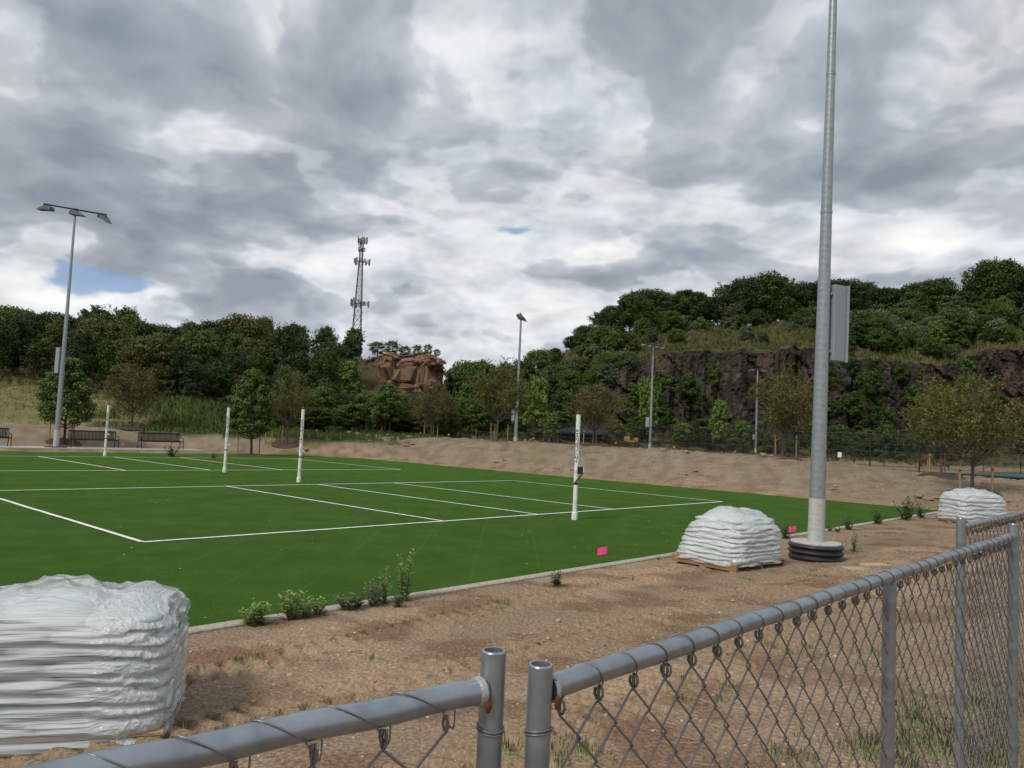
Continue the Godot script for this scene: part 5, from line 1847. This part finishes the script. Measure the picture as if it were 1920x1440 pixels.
func weed_mesh(seed_: int, high: float, stems: int, leaves: int, leaf: float, spread: float) -> Array:
	var r := RandomNumberGenerator.new()
	r.seed = seed_
	var sg := Geo.new()
	var lg := Geo.new()
	for i in stems:
		var a := r.randf() * TAU
		var o := Vector3(cos(a), 0, sin(a)) * spread * sqrt(r.randf())
		var h := high * r.randf_range(0.55, 1.0) * (1.0 if i == 0 else 0.85)
		var pts := [o * 0.25, o * 0.5 + Vector3(0, h * 0.5, 0) + rand_dir(r) * 0.01, o + Vector3(0, h, 0)]
		sg.tube(pts, [0.004, 0.003, 0.0015], 4, false)
		for k in leaves:
			var t := pow((k + r.randf()) / leaves, 0.8)
			var p: Vector3 = pts[0].lerp(pts[1], t * 2.0) if t < 0.5 else pts[1].lerp(pts[2], t * 2.0 - 1.0)
			var b := k * 2.4 + r.randf() * 0.8
			var out := Vector3(cos(b), r.randf_range(0.05, 0.75), sin(b)).normalized()
			var L := leaf * r.randf_range(0.55, 1.2) * (1.15 - 0.5 * t)
			var nn := (Vector3(0, 1, 0) - out * out.y + rand_dir(r) * 0.25).normalized()
			var kk := r.randf_range(0.75, 1.3)
			lg.col = Color(kk, kk, kk * 0.95)
			lg.leaf(p, out * L, out.cross(nn).normalized() * L * 0.24, nn)
	return [sg.mesh(), lg.mesh()]

func build_weeds() -> void:
	var lush := leaf_mat(0.21, 0.30, 0.085)
	var grey := leaf_mat(0.135, 0.165, 0.095)
	var deep := leaf_mat(0.058, 0.095, 0.03)
	var kinds := [weed_mesh(1, 0.36, 9, 14, 0.115, 0.16), weed_mesh(2, 0.30, 8, 13, 0.105, 0.16), weed_mesh(3, 0.62, 5, 46, 0.075, 0.11), weed_mesh(4, 0.42, 16, 16, 0.07, 0.26), weed_mesh(5, 0.16, 7, 8, 0.05, 0.08)]
	# px, py of the foot, size, kind, material, label
	for w in [
		[428, 1172, 0.62, 0, lush, "small leafy weed at the kerb, first one beside the large pallet"],
		[456, 1168, 0.72, 0, lush, "bushy leafy weed at the kerb close to the large pallet"],
		[506, 1158, 0.95, 0, lush, "largest of the low leafy weeds along the kerb"],
		[530, 1156, 0.55, 1, lush, "small leafy weed leaning on the largest low weed"],
		[568, 1152, 0.72, 1, lush, "leafy weed at the kerb between the largest low weed and the tall stalk"],
		[610, 1145, 0.72, 1, grey, "grey-green weed on the kerb left of the broken kerb edge"],
		[668, 1142, 0.6, 1, deep, "dark small weed at the foot of the tall stalk"],
		[700, 1140, 0.85, 3, grey, "spreading grey-green weed around the tall stalk"],
		[722, 1134, 0.78, 2, lush, "shorter of the two thin upright weed stalks at the kerb"],
		[741, 1130, 1.12, 2, lush, "tall thin upright weed stalk at the kerb"],
		[745, 1142, 0.5, 3, deep, "low dark weed below the tall stalk"],
		[1043, 1102, 0.62, 0, deep, "single dark green weed in the bare earth past the tyre tracks"],
		[1120, 1104, 0.4, 4, lush, "tiny weed in the bare earth near the pink flag"],
		[1186, 1092, 0.4, 4, deep, "tiny dark weed between the flag and the slumped pallet"],
		[1234, 1050, 0.5, 4, lush, "small weed at the corner of the slumped pallet"],
		[1473, 1010, 0.95, 3, deep, "dark broad weed behind the slumped pallet"],
		[1600, 1036, 0.72, 2, lush, "thin weed in the earth to the side of the pole footing"],
		[1556, 996, 0.5, 1, deep, "small weed at the kerb behind the tall pole"],
		[1590, 994, 0.95, 3, deep, "low dark weed on the kerb between pole and big bush"],
		[1645, 983, 1.25, 3, deep, "dark upright weed on the kerb next to the big bush"],
		[1700, 976, 1.9, 3, deep, "largest dark bush of weeds on the kerb"],
		[1726, 972, 1.2, 3, deep, "dark weed beside the largest bush on the kerb"],
		[1765, 966, 0.9, 3, deep, "small dark weed at the end of the kerb"],
		[1530, 1002, 0.5, 4, deep, "tiny weed right behind the tall pole"],
		[326, 848, 2.1, 3, deep, "small round dark bush in front of a bench"],
		[405, 850, 1.1, 3, deep, "small weed on the far edge of the turf near a net post"],
		[1570, 1000, 0.5, 1, deep, "small leafy weed on the far side of the pole footing"]]:
		var at := cast(w[0], w[1]) if w[1] > 900 else on_ground(w[0], 38.0)
		var p := to_uv(at.x, at.z)
		if p.y > V_NEAR - 0.15 and p.y < 0.0:
			at = W(p.x, V_NEAR - 0.19)
			at.y = hgt(at.x, at.z)
		var o := thing("weed", w[5], "plant", at, rng.randf() * TAU, "weeds along the kerb")
		var xf := Transform3D(Basis.from_scale(Vector3.ONE * w[2] * 1.0), Vector3.ZERO)
		part("stem", kinds[w[3]][0], M.stem, o, xf)
		part("leaves", kinds[w[3]][1], w[4], o, xf)
	# grass clumps by the fence
	var gm := mat(Color.WHITE, 0.8)
	gm.vertex_color_use_as_albedo = true
	gm.backlight_enabled = true
	gm.backlight = Color(0.4, 0.45, 0.3)
	var tuft := tuft_mesh(21, 44, 0.06, 0.24, 0.0026)
	var xfs := []
	var cols := []
	for c in [[1770, 1345, 26, 0.34], [1790, 1385, 22, 0.30], [1700, 1415, 22, 0.26], [1885, 1290, 22, 0.30], [1900, 1335, 16, 0.3], [1870, 1425, 16, 0.3], [1560, 1430, 8, 0.3], [1330, 1300, 7, 0.3], [1590, 1240, 6, 0.4], [1030, 1425, 10, 0.25], [1470, 1230, 5, 0.4], [1620, 1100, 8, 0.6], [1500, 1075, 10, 0.6], [1450, 1090, 6, 0.5], [1830, 1000, 6, 0.5], [1700, 1010, 8, 0.8], [1640, 1040, 6, 0.7], [580, 1250, 3, 0.6], [900, 1130, 4, 0.5]]:
		var q := cast(c[0], c[1])
		for i in int(c[2]):
			var a := rng.randf() * TAU
			var rr: float = c[3] * sqrt(rng.randf())
			var x := q.x + cos(a) * rr
			var z := q.z + sin(a) * rr
			var s := rng.randf_range(0.5, 1.15)
			xfs.append(Transform3D(Basis(Vector3.UP, rng.randf() * TAU).scaled(Vector3(s, s, s)), Vector3(x, hgt(x, z), z)))
			cols.append(Color(0.17, 0.26, 0.06).lerp(Color(0.27, 0.28, 0.10), rng.randf()))
	scatter("grass_clumps", tuft, gm, xfs, cols, "sparse green grass in the bare earth by the fence", "grass")

func stone_mesh(seed_: int) -> ArrayMesh:
	var r := RandomNumberGenerator.new()
	r.seed = seed_
	var g := Geo.new()
	var pts := []
	for i in 14: pts.append(rand_dir(r) * r.randf_range(0.75, 1.1))
	var nu := 9
	var nv := 6
	var grid := []
	for i in nv + 1:
		for j in nu:
			var e := PI * (float(i) / nv - 0.5)
			var a := TAU * j / nu
			var d := Vector3(cos(e) * cos(a), sin(e), cos(e) * sin(a))
			var k := 10.0
			for p in pts: k = minf(k, 1.0 / maxf(0.35, d.dot(p.normalized())) * 0.8 * p.length())
			grid.append(Vector3(d.x, d.y * 0.6, d.z) * minf(k, 1.2))
	for i in nv:
		for j in nu:
			var a: Vector3 = grid[i * nu + j]
			var b: Vector3 = grid[i * nu + (j + 1) % nu]
			var c: Vector3 = grid[(i + 1) * nu + (j + 1) % nu]
			var d: Vector3 = grid[(i + 1) * nu + j]
			if i == 0: g.face([a, c, d], a + c + d)
			elif i == nv - 1: g.face([a, b, d], a + b + d)
			else:
				g.face([a, b, c], a + b + c); g.face([a, c, d], a + c + d)
	return g.mesh()

func build_stones() -> void:
	var st := [stone_mesh(1), stone_mesh(2), stone_mesh(3)]
	var sm := grain(mat(lin(0.33, 0.25, 0.18), 0.9), M.t_fine, 2.0, false)
	for p in [[1302, 884, 0.16], [1250, 890, 0.12], [1270, 893, 0.10], [1288, 890, 0.09], [1740, 938, 0.22], [1755, 935, 0.16], [1722, 934, 0.2], [1778, 940, 0.18], [1765, 942, 0.13], [930, 868, 0.2], [946, 867, 0.16], [760, 838, 0.25], [772, 838, 0.2], [655, 813, 0.3], [672, 815, 0.25], [1430, 856, 0.22], [1445, 857, 0.18], [1455, 857, 0.14], [1243, 846, 0.25], [1288, 852, 0.2], [1560, 920, 0.15], [1575, 923, 0.12], [1880, 945, 0.2], [1900, 950, 0.2], [1895, 940, 0.16], [570, 847, 0.3]]:
		var q := cast(p[0], p[1])
		var o := part("stone", st[rng.randi() % 3], sm, self, Transform3D(Basis(Vector3.UP, rng.randf() * TAU).scaled(Vector3(p[2], p[2] * 0.8, p[2])), q + Vector3(0, p[2] * 0.15, 0)))
		var near_what := "near the evenly stacked pallet" if p[0] > 1700 else ("on the crest in front of the black fence" if p[1] < 860 and p[0] > 1200 else ("below the wood" if p[0] < 800 else "on the open slope"))
		tag(o, "%s brown stone on the bank %s" % ["large" if p[2] > 0.19 else "small", near_what], "stone", "loose stones on the bank")
	for s in [[1612, 1070, "flat tan stone slab lying near the pole footing", 0.44, 0.24], [1640, 1063, "flat tan stone slab just behind the other slab by the pole footing", 0.40, 0.2]]:
		var g := Geo.new()
		var q := cast(s[0], s[1])
		g.box(Transform3D(Basis(Vector3.UP, 0.15 + float(s[3]) * 0.3), Vector3(0, 0.012, 0)), Vector3(s[3], 0.05, s[4]), 0.008)
		tag(part("stone_slab", g.mesh(), grain(mat(lin(0.52, 0.42, 0.32), 0.9), M.t_fine, 2.0, false), self, Transform3D(Basis(), q)), s[2], "slab")
	# gravel and clods in the bare earth, chips on the turf
	var xfs := []
	var cols := []
	for i in 9000:
		var dd := lerpf(2.6, 13.0, pow(rng.randf(), 0.8))
		var an := deg_to_rad(rng.randf_range(-36.0, 38.0))
		var x := sin(an) * dd
		var z := -cos(an) * dd
		var p := to_uv(x, z)
		if p.y > V_NEAR - 0.25: continue
		var s := 0.004 + 0.012 * pow(rng.randf(), 4.0) + (0.012 if rng.randf() < 0.02 else 0.0)
		xfs.append(Transform3D(Basis(Vector3.UP, rng.randf() * TAU).scaled(Vector3(s, s, s)), Vector3(x, hgt(x, z) + s * 0.2, z)))
		cols.append(Color(0.27, 0.18, 0.12).lerp(Color(0.46, 0.38, 0.30), pow(rng.randf(), 2.0)))
	for i in 5000:
		var q := W(rng.randf_range(U_EDGE + 0.4, 36.0), rng.randf_range(-10.0, 34.0))
		var s := 0.015 + 0.05 * pow(rng.randf(), 5.0)
		xfs.append(Transform3D(Basis(Vector3.UP, rng.randf() * TAU).scaled(Vector3(s, s, s)), Vector3(q.x, hgt(q.x, q.z), q.z)))
		cols.append(Color(0.24, 0.16, 0.11).lerp(Color(0.42, 0.33, 0.25), pow(rng.randf(), 2.0)))
	var vm := mat(Color.WHITE, 0.9)
	vm.vertex_color_use_as_albedo = true
	scatter("gravel", st[0], vm, xfs, cols, "scattered gravel and small clods on the bare earth", "gravel")
	xfs = []
	cols = []
	for i in 260:
		var q := W(rng.randf_range(-6.0, U_EDGE), rng.randf_range(V_NEAR, 14.0))
		var s := rng.randf_range(0.006, 0.014)
		xfs.append(Transform3D(Basis(Vector3.UP, rng.randf() * TAU).scaled(Vector3(s, s * 0.5, s)), Vector3(q.x, 0.024, q.z)))
		cols.append(Color(0.55, 0.55, 0.45))
	scatter("turf_litter", st[1], vm, xfs, cols, "pale specks of litter on the turf", "litter")
	# dry stalks and straw
	var sg := Geo.new()
	for k in 5:
		var a := rng.randf() * TAU
		var p := Vector3(rng.randf_range(-0.05, 0.05), 0.006, rng.randf_range(-0.05, 0.05))
		sg.tube([p, p + Vector3(cos(a), 0.1, sin(a)) * 0.05, p + Vector3(cos(a + 0.4), 0.02, sin(a + 0.4)) * 0.11], 0.0016, 3, false)
	xfs = []
	cols = []
	for i in 1600:
		var q: Vector3
		if i < 900:
			q = W(rng.randf_range(-4.0, 22.0), rng.randf_range(-10.8, V_NEAR - 0.3))
		else:
			q = W(rng.randf_range(U_EDGE + 0.6, 33.0), rng.randf_range(-8.0, 30.0))
		var s := rng.randf_range(0.6, 1.5) * (1.0 if i < 900 else 2.6)
		xfs.append(Transform3D(Basis(Vector3.UP, rng.randf() * TAU).scaled(Vector3(s, s, s)), Vector3(q.x, hgt(q.x, q.z), q.z)))
		cols.append(Color(0.40, 0.33, 0.22).lerp(Color(0.2, 0.15, 0.1), rng.randf()))
	scatter("straw", sg.mesh(), vm, xfs, cols, "dry straw and stalks strewn on the bare earth", "straw")

func far_materials() -> void:
	M.bench = mat(lin(0.012, 0.010, 0.010), 0.5, 0.0)
	M.post_grey = mat(lin(0.20, 0.19, 0.16), 0.8)
	M.navy = mat(lin(0.012, 0.016, 0.03), 0.7)
	M.yellow = grain(mat(lin(0.42, 0.25, 0.05), 0.6), M.t_soft, 2.0, false)
	M.mast = mat(lin(0.10, 0.105, 0.112), 0.6, 0.3)
	M.antenna = mat(lin(0.27, 0.28, 0.29), 0.6)
	M.flag_pink = leaf_mat(0.85, 0.07, 0.28)
	M.flag_orange = leaf_mat(0.62, 0.20, 0.15)
	M.stake = grain(mat(lin(0.42, 0.26, 0.13), 0.85), M.t_fine, 4.0, false)
	M.mulch = relief(grain(mat(lin(0.105, 0.07, 0.048), 0.95), M.t_dirt, 1.2), M.t_dirt_h, 2.0)
	M.stem = mat(lin(0.10, 0.11, 0.05), 0.8)

func make_textures() -> void:
	M.t_dirt = noise_tex(0.03, 6, 3, 1024, Color(0.66, 0.63, 0.6), Color(1, 1, 1))
	M.t_dirt_h = noise_tex(0.02, 6, 4, 1024, Color.BLACK, Color.WHITE)
	M.t_turf = noise_tex(0.035, 6, 6, 1024, Color(0.56, 0.62, 0.5), Color(1, 1, 1))
	M.t_turf_h = noise_tex(0.06, 5, 7, 1024, Color.BLACK, Color.WHITE)
	M.t_turf_big = noise_tex(0.014, 5, 16, 512, Color(0.88, 0.89, 0.87), Color(1, 1, 1))
	M.t_fine = noise_tex(0.03, 5, 8, 512, Color(0.72, 0.72, 0.72), Color(1, 1, 1))
	M.t_blot = noise_tex(0.01, 4, 9, 512, Color(0.6, 0.62, 0.63), Color(1, 1, 1))
	M.t_soft = noise_tex(0.012, 3, 18, 256, Color(0.86, 0.87, 0.87), Color(1, 1, 1))
	M.t_wrinkle = noise_tex(0.006, 4, 19, 1024, Color.BLACK, Color.WHITE)
	M.t_wrinkle.noise.fractal_type = FastNoiseLite.FRACTAL_RIDGED

func _ready() -> void:
	rng.seed = 7
	var cam := Camera3D.new()
	cam.name = "camera"
	cam.keep_aspect = Camera3D.KEEP_HEIGHT
	cam.fov = rad_to_deg(2.0 * atan(720.0 / FOC))
	cam_basis = Basis(Vector3.RIGHT, 0.0640) * Basis(Vector3.BACK, 0.0459)
	cam.basis = cam_basis
	cam.position = Vector3(0, CAM_H, 0)
	cam.near = 0.05
	cam.far = 4000.0
	add_child(cam)
	cam.current = true
	var env := Environment.new()
	env.background_mode = Environment.BG_SKY
	env.sky = make_sky()
	env.tonemap_mode = Environment.TONE_MAPPER_LINEAR
	env.tonemap_exposure = 1.65
	env.sdfgi_enabled = true
	env.ssao_enabled = true
	env.ssil_enabled = true
	var we := WorldEnvironment.new()
	we.name = "environment"
	we.environment = env
	add_child(we)
	var sun := DirectionalLight3D.new()
	sun.name = "sun"
	sun.light_energy = 0.5
	sun.light_color = Color(1.0, 0.97, 0.92)
	sun.light_angular_distance = 12.0
	sun.shadow_enabled = true
	sun.rotation = Vector3(deg_to_rad(-47.0), deg_to_rad(-42.0), 0)
	add_child(sun)
	setup_noises()
	make_textures()
	build_ground()
	build_turf()
	build_path()

	M.bark = grain(mat(lin(0.075, 0.06, 0.048), 0.9), M.t_fine, 1.5)
	M.bark_grey = grain(mat(lin(0.13, 0.105, 0.082), 0.9), M.t_fine, 2.5)
	M.twig = mat(lin(0.085, 0.052, 0.036), 0.9)
	near_materials()
	far_materials()
	make_kinds()
	build_rocks()
	build_wood()
	build_planted()
	build_mast()
	build_far_fences()
	build_fences()
	build_poles()
	build_net_posts()
	build_pallets()
	build_benches()
	build_flags()
	build_weeds()
	build_stones()
	build_cover()
